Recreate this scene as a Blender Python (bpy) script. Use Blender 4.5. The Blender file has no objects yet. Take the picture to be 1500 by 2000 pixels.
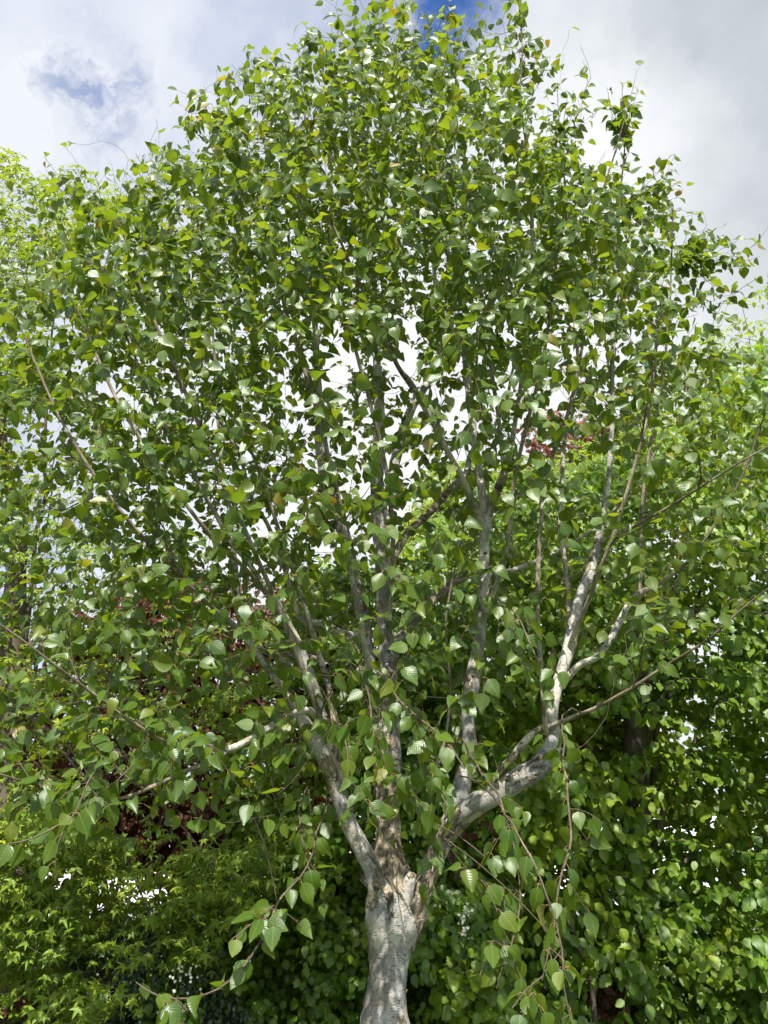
import bpy, math, random
import numpy as np
from mathutils import Vector

rng = np.random.default_rng(11)
random.seed(5)
scene = bpy.context.scene
COL = scene.collection

# ------------------------------------------------------------------ camera
W, H, F = 1500.0, 2000.0, 1511.0
CAM = np.array([0.0, 0.0, 1.6])
PITCH = math.radians(20)
cam_d = bpy.data.cameras.new("camera")
cam_d.sensor_fit = 'VERTICAL'
cam_d.sensor_height = 32.0
cam_d.lens = 32.0 * F / H
cam_d.clip_start = 0.05
cam_d.clip_end = 3000
cam = bpy.data.objects.new("camera", cam_d)
cam.location = CAM.tolist()
cam.rotation_euler = (math.radians(90) + PITCH, 0, 0)
COL.objects.link(cam)
scene.camera = cam

# ------------------------------------------------------------------ light
SUN_EL, SUN_AZ = math.radians(54), math.radians(186)      # azimuth clockwise from +Y
sun_dir = Vector((math.sin(SUN_AZ) * math.cos(SUN_EL), math.cos(SUN_AZ) * math.cos(SUN_EL), math.sin(SUN_EL)))
sd = bpy.data.lights.new("sun", 'SUN')
sd.energy = 5.0
sd.angle = math.radians(0.55)
sd.color = (1.0, 0.955, 0.88)
so = bpy.data.objects.new("sun", sd)
so.rotation_euler = sun_dir.to_track_quat('Z', 'Y').to_euler()
COL.objects.link(so)

scene.view_settings.view_transform = 'Standard'
scene.view_settings.look = 'None'
scene.view_settings.exposure = 1.05
scene.view_settings.gamma = 1.0
scene.view_settings.use_curve_mapping = False
scene.cycles.max_bounces = 8
scene.cycles.diffuse_bounces = 4
scene.cycles.glossy_bounces = 2
scene.cycles.transmission_bounces = 5
scene.cycles.sample_clamp_indirect = 4.0
scene.cycles.use_denoising = True
scene.cycles.denoiser = 'OPENIMAGEDENOISE'
scene.cycles.denoising_input_passes = 'RGB_ALBEDO_NORMAL'
scene.cycles.denoising_prefilter = 'ACCURATE'


def ray(px, py):
    """world direction of a point of the view, scaled so that its Y is 1"""
    x = (np.asarray(px, float) - W / 2) / F
    y = -(np.asarray(py, float) - H / 2) / F
    c, s = math.cos(PITCH), math.sin(PITCH)
    dy = c - y * s
    dz = s + y * c
    return np.stack([x / dy, np.ones_like(dy), dz / dy], -1)


def P(px, py, Y):
    return CAM + ray(px, py) * np.asarray(Y, float)[..., None]


def proj(p):
    d = p - CAM
    c, s = math.cos(PITCH), math.sin(PITCH)
    f = d[..., 1] * c + d[..., 2] * s
    u = -d[..., 1] * s + d[..., 2] * c
    f = np.maximum(f, 1e-3)
    return W / 2 + F * d[..., 0] / f, H / 2 - F * u / f, f


# ------------------------------------------------------------------ node helper
class NT:
    def __init__(s, tree):
        s.t = tree; tree.nodes.clear()

    def n(s, typ, ins=None, **props):
        nd = s.t.nodes.new(typ)
        for k, v in props.items():
            setattr(nd, k, v)
        for k, v in (ins or {}).items():
            sock = nd.inputs[k]
            if isinstance(v, bpy.types.NodeSocket):
                s.t.links.new(v, sock)
            else:
                sock.default_value = v
        return nd

    def math(s, op, a, b=None, c=None, clamp=False):
        ins = {0: a}
        if b is not None: ins[1] = b
        if c is not None: ins[2] = c
        return s.n('ShaderNodeMath', ins, operation=op, use_clamp=clamp).outputs[0]

    def ramp(s, fac, stops, interp='LINEAR'):
        nd = s.n('ShaderNodeValToRGB', {0: fac})
        cr = nd.color_ramp; cr.interpolation = interp
        while len(cr.elements) < len(stops): cr.elements.new(0.5)
        for e, (p, c) in zip(cr.elements, stops):
            e.position = p
            e.color = (c, c, c, 1) if not isinstance(c, tuple) else (*c, 1)
        return nd.outputs[0]

    def mix(s, fac, a, b, blend='MIX'):
        nd = s.n('ShaderNodeMix', data_type='RGBA', blend_type=blend)
        for sock, v in ((nd.inputs[0], fac), (nd.inputs[6], a), (nd.inputs[7], b)):
            if isinstance(v, bpy.types.NodeSocket): s.t.links.new(v, sock)
            elif isinstance(v, tuple): sock.default_value = (*v, 1) if len(v) == 3 else v
            else: sock.default_value = v
        return nd.outputs[2]


# ------------------------------------------------------------------ sky
world = bpy.data.worlds.new("World")
scene.world = world
world.use_nodes = True
T = NT(world.node_tree)
sky = T.n('ShaderNodeTexSky', sky_type='NISHITA', sun_disc=False, sun_elevation=SUN_EL,
          sun_rotation=SUN_AZ, altitude=50, air_density=1.0, dust_density=0.8, ozone_density=1.5)
skyc = T.mix(1.0, sky.outputs[0], (0.066, 0.115, 0.185), 'MULTIPLY')
tc = T.n('ShaderNodeTexCoord').outputs['Generated']
def unit(px, py):
    v = ray(px, py); return tuple((v / np.linalg.norm(v)).tolist())
def near(px, py, r0, r1):
    """1 inside the angular radius r0 (radians) around a direction of the sky, 0 outside r1"""
    d = T.n('ShaderNodeVectorMath', {0: wtc, 1: unit(px, py)}, operation='DISTANCE').outputs['Value']
    return T.n('ShaderNodeMapRange', {0: d, 1: r0, 2: r1, 3: 1.0, 4: 0.0}, interpolation_type='SMOOTHSTEP').outputs[0]
warp = T.n('ShaderNodeTexNoise', {'Vector': tc, 'Scale': 9.0, 'Detail': 9.0, 'Roughness': 0.6})
wv = T.n('ShaderNodeVectorMath', {0: warp.outputs['Color'], 1: (0.5, 0.5, 0.5)}, operation='SUBTRACT').outputs[0]
wv = T.n('ShaderNodeVectorMath', {0: wv, 'Scale': 0.16}, operation='SCALE').outputs[0]
wtc = T.n('ShaderNodeVectorMath', {0: tc, 1: wv}, operation='ADD').outputs[0]
n1 = T.n('ShaderNodeTexNoise', {'Vector': wtc, 'Scale': 5.0, 'Detail': 8.0, 'Roughness': 0.5}).outputs[0]
n2 = T.n('ShaderNodeTexNoise', {'Vector': wtc, 'Scale': 3.6, 'Detail': 9.0, 'Roughness': 0.5}).outputs[0]
# thin veil of cloud: how much blue shows through
blue = T.ramp(n1, [(0.36, 0.30), (0.45, 0.13), (0.56, 0.02)])
right = near(1500, 330, 0.20, 0.62)
blue = T.math('MULTIPLY', blue, T.math('SUBTRACT', 1.0, T.math('MULTIPLY', right, 0.93)))
low = near(850, 1000, 0.25, 0.60)
blue = T.math('MULTIPLY', blue, T.math('SUBTRACT', 1.0, T.math('MULTIPLY', low, 0.75)))
wisp = T.ramp(T.n('ShaderNodeTexNoise', {'Vector': wtc, 'Scale': 15.0, 'Detail': 8.0, 'Roughness': 0.6}).outputs[0], [(0.42, 0.0), (0.58, 1.0)])
gap = T.math('MAXIMUM', near(895, -15, 0.02, 0.085), near(862, 110, 0.010, 0.06))
gap = T.math('MAXIMUM', gap, T.math('MULTIPLY', T.math('MULTIPLY', near(180, 165, 0.0, 0.10), wisp), 0.62))
gap = T.math('MAXIMUM', gap, T.math('MULTIPLY', near(700, 15, 0.0, 0.12), 0.42))
blue = T.math('MAXIMUM', blue, gap, clamp=True)
cl = T.ramp(n2, [(0.32, (0.56, 0.62, 0.77)), (0.46, (0.67, 0.72, 0.83)), (0.62, (0.83, 0.86, 0.91))])
grey = T.ramp(T.n('ShaderNodeTexNoise', {'Vector': wtc, 'Scale': 3.1, 'Detail': 5.0, 'Roughness': 0.45}).outputs[0],
              [(0.36, (0.46, 0.505, 0.535)), (0.50, (0.60, 0.645, 0.68)), (0.66, (0.84, 0.87, 0.91))])
cl = T.mix(T.math('MULTIPLY', right, 0.95), cl, grey)
cl = T.mix(T.math('MULTIPLY', near(1130, 330, 0.02, 0.20), 0.9), cl, (0.93, 0.95, 0.98))
cl = T.mix(T.math('MULTIPLY', low, 0.85), cl, (0.97, 0.98, 1.0))
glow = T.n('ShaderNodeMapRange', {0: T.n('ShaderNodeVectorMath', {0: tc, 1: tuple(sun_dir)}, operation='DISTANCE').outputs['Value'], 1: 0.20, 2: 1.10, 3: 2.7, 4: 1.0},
           interpolation_type='SMOOTHSTEP').outputs[0]      # clouds round the sun boosted, out of view, as added frontal fill
skyfin = T.mix(blue, cl, skyc)
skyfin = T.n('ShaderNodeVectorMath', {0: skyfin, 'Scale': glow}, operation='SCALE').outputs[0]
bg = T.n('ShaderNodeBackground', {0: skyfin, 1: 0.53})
T.n('ShaderNodeOutputWorld', {0: bg.outputs[0]})


# ------------------------------------------------------------------ materials
def new_mat(name):
    m = bpy.data.materials.new(name); m.use_nodes = True
    return m, NT(m.node_tree)


def leaf_mat(name, stops, trans_stops, trans=0.42, rough=0.36, spec=0.55, under=(0.17, 0.21, 0.10), under_f=0.5,
             veins=9.0, vein_col=(0.22, 0.28, 0.08), bump=0.5):
    m, t = new_mat(name)
    tint = t.n('ShaderNodeAttribute', attribute_name='tint').outputs['Fac']
    uv = t.n('ShaderNodeUVMap').outputs[0]
    sp = t.n('ShaderNodeSeparateXYZ', {0: uv})
    u, v = sp.outputs[0], sp.outputs[1]
    au = t.math('ABSOLUTE', t.math('SUBTRACT', u, 0.5))
    ph = t.math('SUBTRACT', t.math('MULTIPLY', v, veins), t.math('MULTIPLY', au, veins * 0.75))
    rip = t.math('ABSOLUTE', t.math('SINE', t.math('MULTIPLY', ph, math.pi)))
    col = t.ramp(tint, stops)
    tcol = t.ramp(tint, trans_stops)
    mottle = t.n('ShaderNodeTexNoise', {'Vector': t.n('ShaderNodeTexCoord').outputs['Object'], 'Scale': 38.0, 'Detail': 3.0}).outputs[0]
    col = t.mix(t.math('MULTIPLY', mottle, 0.35), col, t.mix(1.0, col, (0.62, 0.70, 0.55), 'MULTIPLY'))
    spots = t.n('ShaderNodeTexNoise', {'Vector': t.n('ShaderNodeTexCoord').outputs['Object'], 'Scale': 130.0, 'Detail': 1.0}).outputs[0]
    col = t.mix(t.ramp(spots, [(0.70, 0.0), (0.74, 0.8)]), col, (0.11, 0.075, 0.03))
    mid = t.ramp(au, [(0.0, 1.0), (0.035, 0.0)])
    side = t.ramp(rip, [(0.0, 0.35), (0.16, 0.0)])
    vn = t.math('MAXIMUM', mid, side)
    col = t.mix(t.math('MULTIPLY', vn, 0.45), col, vein_col)
    back = t.n('ShaderNodeNewGeometry').outputs['Backfacing']
    colb = t.mix(under_f, col, under)
    colf = t.mix(back, col, colb)
    rg = t.math('ADD', rough, t.math('MULTIPLY', back, 0.22))
    rg = t.math('ADD', rg, t.math('MULTIPLY', mottle, 0.12))
    hgt = t.math('ADD', t.math('MULTIPLY', rip, 0.7), t.math('MULTIPLY', mottle, 0.6))
    bp = t.n('ShaderNodeBump', {'Strength': bump, 'Distance': 0.0008, 'Height': hgt}).outputs[0]
    pr = t.n('ShaderNodeBsdfPrincipled', {'Base Color': colf, 'Roughness': rg, 'Specular IOR Level': spec, 'Normal': bp})
    tr = t.n('ShaderNodeBsdfTranslucent', {'Color': tcol, 'Normal': bp})
    mx = t.n('ShaderNodeMixShader', {0: trans, 1: pr.outputs[0], 2: tr.outputs[0]})
    t.n('ShaderNodeOutputMaterial', {0: mx.outputs[0]})
    return m


def simple_mat(name, c1, c2, scale=8.0, rough=0.8, bump=0.4, stretch=(1, 1, 1), dist=0.01):
    m, t = new_mat(name)
    co = t.n('ShaderNodeMapping', {0: t.n('ShaderNodeTexCoord').outputs['Object'], 'Scale': stretch}).outputs[0]
    nz = t.n('ShaderNodeTexNoise', {'Vector': co, 'Scale': scale, 'Detail': 8.0, 'Roughness': 0.65}).outputs[0]
    col = t.ramp(nz, [(0.3, c1), (0.68, c2)])
    bp = t.n('ShaderNodeBump', {'Strength': bump, 'Distance': dist, 'Height': nz}).outputs[0]
    pr = t.n('ShaderNodeBsdfPrincipled', {'Base Color': col, 'Roughness': rough, 'Normal': bp, 'Specular IOR Level': 0.25})
    t.n('ShaderNodeOutputMaterial', {0: pr.outputs[0]})
    return m


def birch_bark():
    m, t = new_mat("birch_bark")
    bc = t.n('ShaderNodeAttribute', attribute_name='bark_co').outputs['Vector']
    rad = t.n('ShaderNodeAttribute', attribute_name='rad').outputs['Fac']
    flk = t.n('ShaderNodeAttribute', attribute_name='flake').outputs['Fac']
    def noise(scale, stretch=(1, 1, 1), detail=6.0, rough=0.6, dist=0.0):
        mp = t.n('ShaderNodeMapping', {0: bc, 'Scale': stretch}).outputs[0]
        return t.n('ShaderNodeTexNoise', {'Vector': mp, 'Scale': scale, 'Detail': detail, 'Roughness': rough, 'Distortion': dist}).outputs[0]
    big = noise(9.0, (1, 1, 0.55), 5, 0.6, 0.6)
    fine = noise(60.0, (1, 1, 1), 6, 0.7)
    base = t.ramp(big, [(0.38, (0.15, 0.148, 0.148)), (0.46, (0.26, 0.255, 0.25)), (0.52, (0.38, 0.365, 0.335)), (0.62, (0.36, 0.325, 0.27)), (0.75, (0.20, 0.16, 0.11))])
    base = t.mix(t.math('MULTIPLY', fine, 0.4), base, (0.30, 0.29, 0.26))
    sheet = noise(8.0, (1, 1, 0.5), 9, 0.62, 0.6)
    base = t.mix(t.ramp(sheet, [(0.55, 0.0), (0.56, 0.8)]), base, (0.46, 0.43, 0.365))      # fresh cream layer
    base = t.mix(t.ramp(sheet, [(0.535, 0.0), (0.548, 0.5), (0.553, 0.5), (0.562, 0.0)]), base, (0.16, 0.12, 0.085))   # torn edges
    grime = noise(5.0, (1, 1, 0.4), 8, 0.7, 0.7)
    base = t.mix(t.ramp(grime, [(0.52, 0.0), (0.60, 0.75)]), base, (0.10, 0.088, 0.07))
    # lenticels: short dark dashes running round the stem
    ln = noise(46.0, (1, 1, 7.0), 2.0, 0.5)
    dash = t.ramp(ln, [(0.615, 0.0), (0.66, 1.0)])
    base = t.mix(t.math('MULTIPLY', dash, 0.8), base, (0.075, 0.062, 0.05))
    young = t.n('ShaderNodeMapRange', {0: rad, 1: 0.034, 2: 0.020}).outputs[0]     # younger stems are whiter
    base = t.mix(young, base, t.mix(1.0, base, (1.25, 1.23, 1.18), 'MULTIPLY'))
    # old flaky bark
    fl1 = noise(24.0, (1, 1, 0.55), 7, 0.7, 1.6)
    old = t.ramp(fl1, [(0.36, (0.045, 0.036, 0.028)), (0.46, (0.17, 0.135, 0.095)), (0.55, (0.36, 0.29, 0.20)), (0.64, (0.62, 0.54, 0.41))])
    sel = t.math('ADD', flk, t.math('MULTIPLY', t.math('SUBTRACT', noise(7.0, (1, 1, 0.5), 6, 0.65, 0.8), 0.5), 2.4))
    sel = t.ramp(sel, [(0.48, 0.0), (0.56, 1.0)])
    base = t.mix(sel, base, old)
    # thinner wood: tan and then dark red-brown
    tan = t.ramp(noise(30.0, (1, 1, 0.3), 5, 0.65), [(0.35, (0.085, 0.068, 0.045)), (0.52, (0.20, 0.165, 0.11)), (0.68, (0.40, 0.36, 0.28))])
    twig = t.ramp(fine, [(0.35, (0.045, 0.034, 0.024)), (0.7, (0.14, 0.105, 0.065))])
    nz = t.math('MULTIPLY', t.math('SUBTRACT', big, 0.5), 0.016)
    r2 = t.math('ADD', rad, nz)
    c = t.mix(t.n('ShaderNodeMapRange', {0: r2, 1: 0.0035, 2: 0.0065}).outputs[0], twig, tan)
    c = t.mix(t.n('ShaderNodeMapRange', {0: r2, 1: 0.009, 2: 0.013}).outputs[0], c, base)
    hgt = t.math('ADD', t.math('MULTIPLY', fl1, t.math('ADD', t.math('MULTIPLY', sel, 1.6), 0.15)), t.math('MULTIPLY', fine, 0.18))
    hgt = t.math('SUBTRACT', hgt, t.math('MULTIPLY', dash, 0.15))
    bp = t.n('ShaderNodeBump', {'Strength': 1.0, 'Distance': 0.018, 'Height': hgt}).outputs[0]
    pr = t.n('ShaderNodeBsdfPrincipled', {'Base Color': c, 'Roughness': 0.72, 'Normal': bp, 'Specular IOR Level': 0.3})
    t.n('ShaderNodeOutputMaterial', {0: pr.outputs[0]})
    return m


M_BARK = birch_bark()
M_PEEL = simple_mat("peeling_bark", (0.16, 0.115, 0.075), (0.62, 0.53, 0.39), 26, 0.75, 0.5, (1, 1, 1.5), 0.004)
M_WOOD = simple_mat("dark_wood", (0.030, 0.024, 0.018), (0.15, 0.12, 0.09), 18, 0.85, 0.8, (1, 1, 0.35), 0.015)
M_GROUND = simple_mat("lawn", (0.030, 0.050, 0.012), (0.08, 0.11, 0.03), 5, 0.95, 0.8)
M_BIRCH = leaf_mat("birch_leaf",
    [(0.0, (0.040, 0.092, 0.012)), (0.45, (0.080, 0.138, 0.013)), (0.80, (0.145, 0.165, 0.016)), (1.0, (0.28, 0.19, 0.030))],
    [(0.0, (0.16, 0.26, 0.012)), (0.5, (0.25, 0.325, 0.012)), (0.85, (0.37, 0.36, 0.012)), (1.0, (0.50, 0.30, 0.02))],
    trans=0.44, rough=0.30, spec=0.5, under=(0.15, 0.22, 0.07), under_f=0.30, veins=8.0, bump=0.5, vein_col=(0.28, 0.32, 0.09))
M_HEDGE = leaf_mat("hornbeam_leaf",
    [(0.0, (0.060, 0.130, 0.012)), (0.5, (0.125, 0.215, 0.013)), (1.0, (0.26, 0.32, 0.018))],
    [(0.0, (0.14, 0.30, 0.012)), (0.5, (0.28, 0.46, 0.012)), (1.0, (0.50, 0.58, 0.015))],
    trans=0.38, rough=0.38, spec=0.5, veins=11.0)
M_LIME = leaf_mat("lime_leaf",
    [(0.0, (0.07, 0.14, 0.016)), (0.5, (0.14, 0.21, 0.018)), (1.0, (0.26, 0.28, 0.025))],
    [(0.0, (0.25, 0.45, 0.015)), (0.5, (0.42, 0.58, 0.015)), (1.0, (0.62, 0.62, 0.02))],
    trans=0.42, rough=0.42, spec=0.4)
M_STAR = leaf_mat("sweetgum_leaf",
    [(0.0, (0.11, 0.20, 0.014)), (0.5, (0.20, 0.30, 0.017)), (1.0, (0.36, 0.40, 0.022))],
    [(0.0, (0.18, 0.30, 0.012)), (0.5, (0.32, 0.42, 0.015)), (1.0, (0.48, 0.48, 0.02))],
    trans=0.42, rough=0.42, spec=0.4, bump=0.2, veins=1.0)
M_SHRUB = leaf_mat("shrub_leaf",
    [(0.0, (0.055, 0.125, 0.010)), (0.5, (0.120, 0.210, 0.011)), (1.0, (0.26, 0.32, 0.014))],
    [(0.0, (0.12, 0.27, 0.01)), (0.5, (0.25, 0.43, 0.010)), (1.0, (0.48, 0.56, 0.012))],
    trans=0.36, rough=0.36, spec=0.5, bump=0.25)
M_IVY = leaf_mat("ivy_leaf",
    [(0.0, (0.016, 0.035, 0.014)), (0.5, (0.026, 0.055, 0.018)), (1.0, (0.05, 0.08, 0.025))],
    [(0.0, (0.03, 0.08, 0.01)), (1.0, (0.08, 0.16, 0.01))], trans=0.2, rough=0.33, spec=0.6)
M_COPPER = leaf_mat("copper_leaf",
    [(0.0, (0.055, 0.024, 0.016)), (0.5, (0.115, 0.040, 0.024)), (1.0, (0.20, 0.085, 0.03))],
    [(0.0, (0.10, 0.018, 0.010)), (0.5, (0.20, 0.035, 0.014)), (1.0, (0.42, 0.12, 0.02))],
    trans=0.35, rough=0.42, spec=0.3, under=(0.12, 0.045, 0.035), vein_col=(0.14, 0.05, 0.03))
M_PETAL = simple_mat("petal", (0.62, 0.60, 0.48), (0.82, 0.80, 0.70), 30, 0.7, 0.1)


# ------------------------------------------------------------------ mesh building
def build(name, verts, faces_flat, sizes, mats, parent=None, fattr=None, uv=None, matidx=None, smooth=True, vattr=None):
    """verts (n,3); faces_flat int array of corner vertices; sizes corners per face"""
    me = bpy.data.meshes.new(name)
    nv, nl, nf = len(verts), len(faces_flat), len(sizes)
    me.vertices.add(nv); me.loops.add(nl); me.polygons.add(nf)
    me.vertices.foreach_set('co', np.ascontiguousarray(verts, np.float32).ravel())
    me.loops.foreach_set('vertex_index', np.ascontiguousarray(faces_flat, np.int32))
    st = np.zeros(nf, np.int32); st[1:] = np.cumsum(sizes)[:-1]
    me.polygons.foreach_set('loop_start', st)
    me.polygons.foreach_set('loop_total', np.ascontiguousarray(sizes, np.int32))
    for k, a in (fattr or {}).items():
        at = me.attributes.new(k, 'FLOAT', 'POINT')
        at.data.foreach_set('value', np.ascontiguousarray(a, np.float32))
    for k, a in (vattr or {}).items():
        at = me.attributes.new(k, 'FLOAT_VECTOR', 'POINT')
        at.data.foreach_set('vector', np.ascontiguousarray(a, np.float32).ravel())
    if uv is not None:
        l = me.uv_layers.new(name='UVMap')
        l.data.foreach_set('uv', np.ascontiguousarray(uv[faces_flat], np.float32).ravel())
    for m in mats: me.materials.append(m)
    if matidx is not None:
        me.polygons.foreach_set('material_index', np.ascontiguousarray(matidx, np.int32))
    me.polygons.foreach_set('use_smooth', np.full(nf, smooth))
    me.update(calc_edges=True)
    o = bpy.data.objects.new(name, me)
    COL.objects.link(o)
    if parent is not None:
        o.parent = parent
        o.matrix_parent_inverse = parent.matrix_world.inverted()
        o.location = (0, 0, 0)
        o.data.transform(__import__('mathutils').Matrix.Translation(-Vector(parent.location)))
        o.matrix_parent_inverse.identity()
    return o


def thing(name, label, cat, loc, group=None):
    o = bpy.data.objects.new(name, None)
    o.empty_display_size = 0.2
    o.location = loc
    o['label'] = label; o['category'] = cat
    if group: o['group'] = group
    COL.objects.link(o)
    return o


def norm(a):
    return a / np.maximum(np.linalg.norm(a, axis=-1, keepdims=True), 1e-9)


# --- leaf templates: (verts in leaf space x across, y along, z up), faces, uv
def blade(n_side, prof, serr=0.0, fold=0.12, droop=0.18, roll=0.0, wave=0.03, seed=0):
    """prof(t)->half width for t in 0..1. midrib + two edges"""
    r = np.random.default_rng(seed)
    ts = np.linspace(0, 1, n_side + 2)
    mid, L, R = [], [], []
    for i, t in enumerate(ts):
        z = -droop * t * t
        mid.append((0, t, z))
    ed = ts[1:-1]
    for sgn, out in ((-1, L), (1, R)):
        for i, t in enumerate(ed):
            w = prof(t)
            tt = t
            if serr: 
                w *= 1 + serr * (1 if i % 2 else -1)
                tt = t + serr * 0.25 * (1 if i % 2 else -0.5)
            z = -droop * t * t + fold * w * 2 * (1 if roll == 0 else 1) - roll * w * w * 3 + wave * math.sin(t * 7 + sgn + seed)
            out.append((sgn * w, tt + r.uniform(-.008, .008), z))
    V = mid + L + R
    nm = len(mid); ne = len(ed)
    fs = []
    li = lambda i: nm + i
    ri = lambda i: nm + ne + i
    fs.append((0, 1, li(0))); fs.append((0, ri(0), 1))
    for i in range(ne - 1):
        fs.append((i + 1, i + 2, li(i + 1), li(i)))
        fs.append((i + 1, ri(i), ri(i + 1), i + 2))
    fs.append((nm - 2, nm - 1, li(ne - 1))); fs.append((nm - 2, ri(ne - 1), nm - 1))
    V = np.array(V, float)
    wmax = max(prof(t) for t in ts)
    uv = np.stack([0.5 + V[:, 0] / wmax * 0.5, V[:, 1]], -1)
    return V, fs, uv


def ovate(t):            # birch: broad near the base, drawn-out tip
    return 0.385 * (math.sin(math.pi * min(1, t ** 0.66)) ** 0.80) * (1 - 0.30 * t ** 3) if t < 1 else 0
def ellip(t):
    return 0.31 * math.sin(math.pi * t ** 0.85) ** 0.8
def roundish(t):
    return 0.40 * math.sin(math.pi * t ** 0.9) ** 0.65
def horn(t):
    return 0.35 * math.sin(math.pi * t ** 0.82) ** 0.75
def small(t):
    return 0.27 * math.sin(math.pi * t ** 0.95) ** 0.85


def star(seed=0, lobes=5, deep=0.36):
    r = np.random.default_rng(seed)
    angs = np.radians([-118, -62, 0, 62, 118]) if lobes == 5 else np.radians([-75, 0, 75])
    lens = [0.62, 0.92, 1.05, 0.92, 0.62] if lobes == 5 else [0.8, 1.0, 0.8]
    c = np.array([0, 0.12, 0.0])
    V = [c]
    def pt(a, l, z): return (math.sin(a) * l, 0.12 + math.cos(a) * l * 0.9, z)
    n = len(angs)
    for i, (a, l) in enumerate(zip(angs, lens)):
        l *= 0.62 * r.uniform(0.93, 1.07)
        V.append(pt(a - 0.26, l * 0.60, 0.015))
        V.append(pt(a, l, -0.12 * r.uniform(0.4, 1.8)))
        V.append(pt(a + 0.26, l * 0.60, 0.015))
        V.append(pt(a + (angs[1] - angs[0]) / 2 if i < n - 1 else math.pi, 0.62 * deep if i < n - 1 else 0.10, 0.03))
    V = np.array(V, float)
    k = len(V)
    fs = []
    for i in range(n):
        b = 1 + 4 * i
        prev = b - 1 if i > 0 else k - 1
        fs.append((0, b + 1, b)); fs.append((0, b + 2, b + 1))
        fs.append((0, b, prev)); fs.append((0, b + 3, b + 2))
    uv = np.stack([0.5 + V[:, 0], V[:, 1]], -1)
    return V, fs, uv


def leaves(templates, pos, ydir, nrm, size, tint, r):
    """instances of templates written into arrays"""
    pos = np.asarray(pos); N = len(pos)
    y = norm(ydir)
    z = norm(nrm - (nrm * y).sum(-1, keepdims=True) * y)
    x = np.cross(y, z)
    which = r.integers(0, len(templates), N)
    out_v, out_f, out_s, out_uv, out_t = [], [], [], [], []
    base = 0
    for k, (V, fs, uv) in enumerate(templates):
        idx = np.nonzero(which == k)[0]
        if not len(idx): continue
        n = len(idx); m = len(V)
        wx = r.uniform(0.85, 1.12, (n, 1, 1))
        wz = r.uniform(0.3, 1.9, (n, 1, 1))
        Vv = V[None]
        co = (Vv[..., 0:1] * wx * x[idx][:, None] + Vv[..., 1:2] * y[idx][:, None] + Vv[..., 2:3] * wz * z[idx][:, None])
        co = pos[idx][:, None] + co * size[idx][:, None, None]
        out_v.append(co.reshape(-1, 3))
        flat = np.concatenate([np.array(f) for f in fs])
        ff = (flat[None] + (np.arange(n) * m)[:, None] + base).ravel()
        out_f.append(ff)
        out_s.append(np.tile(np.array([len(f) for f in fs]), n))
        out_uv.append(np.tile(uv, (n, 1)))
        out_t.append(np.repeat(tint[idx], m))
        base += n * m
    return [np.concatenate(a) for a in (out_v, out_f, out_s, out_uv, out_t)]


def leaf_object(name, templates, pos, ydir, nrm, size, tint, mat, parent, seed=1):
    v, f, s, uv, t = leaves(templates, pos, ydir, nrm, size, tint, np.random.default_rng(seed))
    return build(name, v, f, s, [mat], parent, {'tint': t}, uv)


# --- tubes
class Tubes:
    def __init__(s):
        s.v, s.f, s.rad, s.bc, s.fl = [], [], [], [], []
        s.n = 0

    def add(s, pts, rad, sides=6, flake=None, rough=0.0, r=None, cap=True):
        pts = np.asarray(pts, float); rad = np.asarray(rad, float)
        n = len(pts)
        if n < 2: return
        tan = norm(np.gradient(pts, axis=0))
        ref = np.array([0.13, 1.0, 0.05])
        a = np.zeros((n, 3)); a0 = norm(np.cross(tan[0], ref))
        for i in range(n):
            a0 = norm(a0 - (a0 @ tan[i]) * tan[i]); a[i] = a0
        b = np.cross(tan, a)
        th = np.arange(sides) * 2 * math.pi / sides
        rr = np.repeat(rad[:, None], sides, 1)
        L = np.concatenate([[0], np.cumsum(np.linalg.norm(np.diff(pts, axis=0), axis=1))])
        if rough:
            ph = random.uniform(0, 9)
            for k, (fa, fb, am) in enumerate(((2, 7, .5), (3, 13, .35), (5, 31, .28), (1, 19, .3), (7, 57, .2))):
                rr = rr * (1 + rough * am * np.sin(th[None] * fa + ph * k + np.sin(L[:, None] * fb + k) * 1.3) * np.cos(L[:, None] * fb * 0.7 + k * 2))
        ring = pts[:, None] + (np.cos(th)[None, :, None] * a[:, None] + np.sin(th)[None, :, None] * b[:, None]) * rr[..., None]
        s.v.append(ring.reshape(-1, 3))
        s.rad.append(np.repeat(rad, sides))
        off = random.uniform(0, 50)
        bc = np.stack([np.cos(th)[None] * rad[:, None], np.sin(th)[None] * rad[:, None], np.repeat(L[:, None], sides, 1) + off], -1)
        s.bc.append(bc.reshape(-1, 3))
        fl = np.zeros(n) if flake is None else np.asarray(flake, float)
        s.fl.append(np.repeat(fl, sides))
        i = np.arange(n - 1)[:, None] * sides; j = np.arange(sides)[None]; j2 = (j + 1) % sides
        q = np.stack([i + j, i + j2, i + sides + j2, i + sides + j], -1).reshape(-1, 4) + s.n
        s.f.append(q)
        s.n += n * sides

    def build(s, name, mat, parent):
        v = np.concatenate(s.v); f = np.concatenate(s.f)
        return build(name, v, f.ravel(), np.full(len(f), 4), [mat], parent,
                     {'rad': np.concatenate(s.rad), 'flake': np.concatenate(s.fl)}, None, None, True, {'bark_co': np.concatenate(s.bc)})


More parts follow.
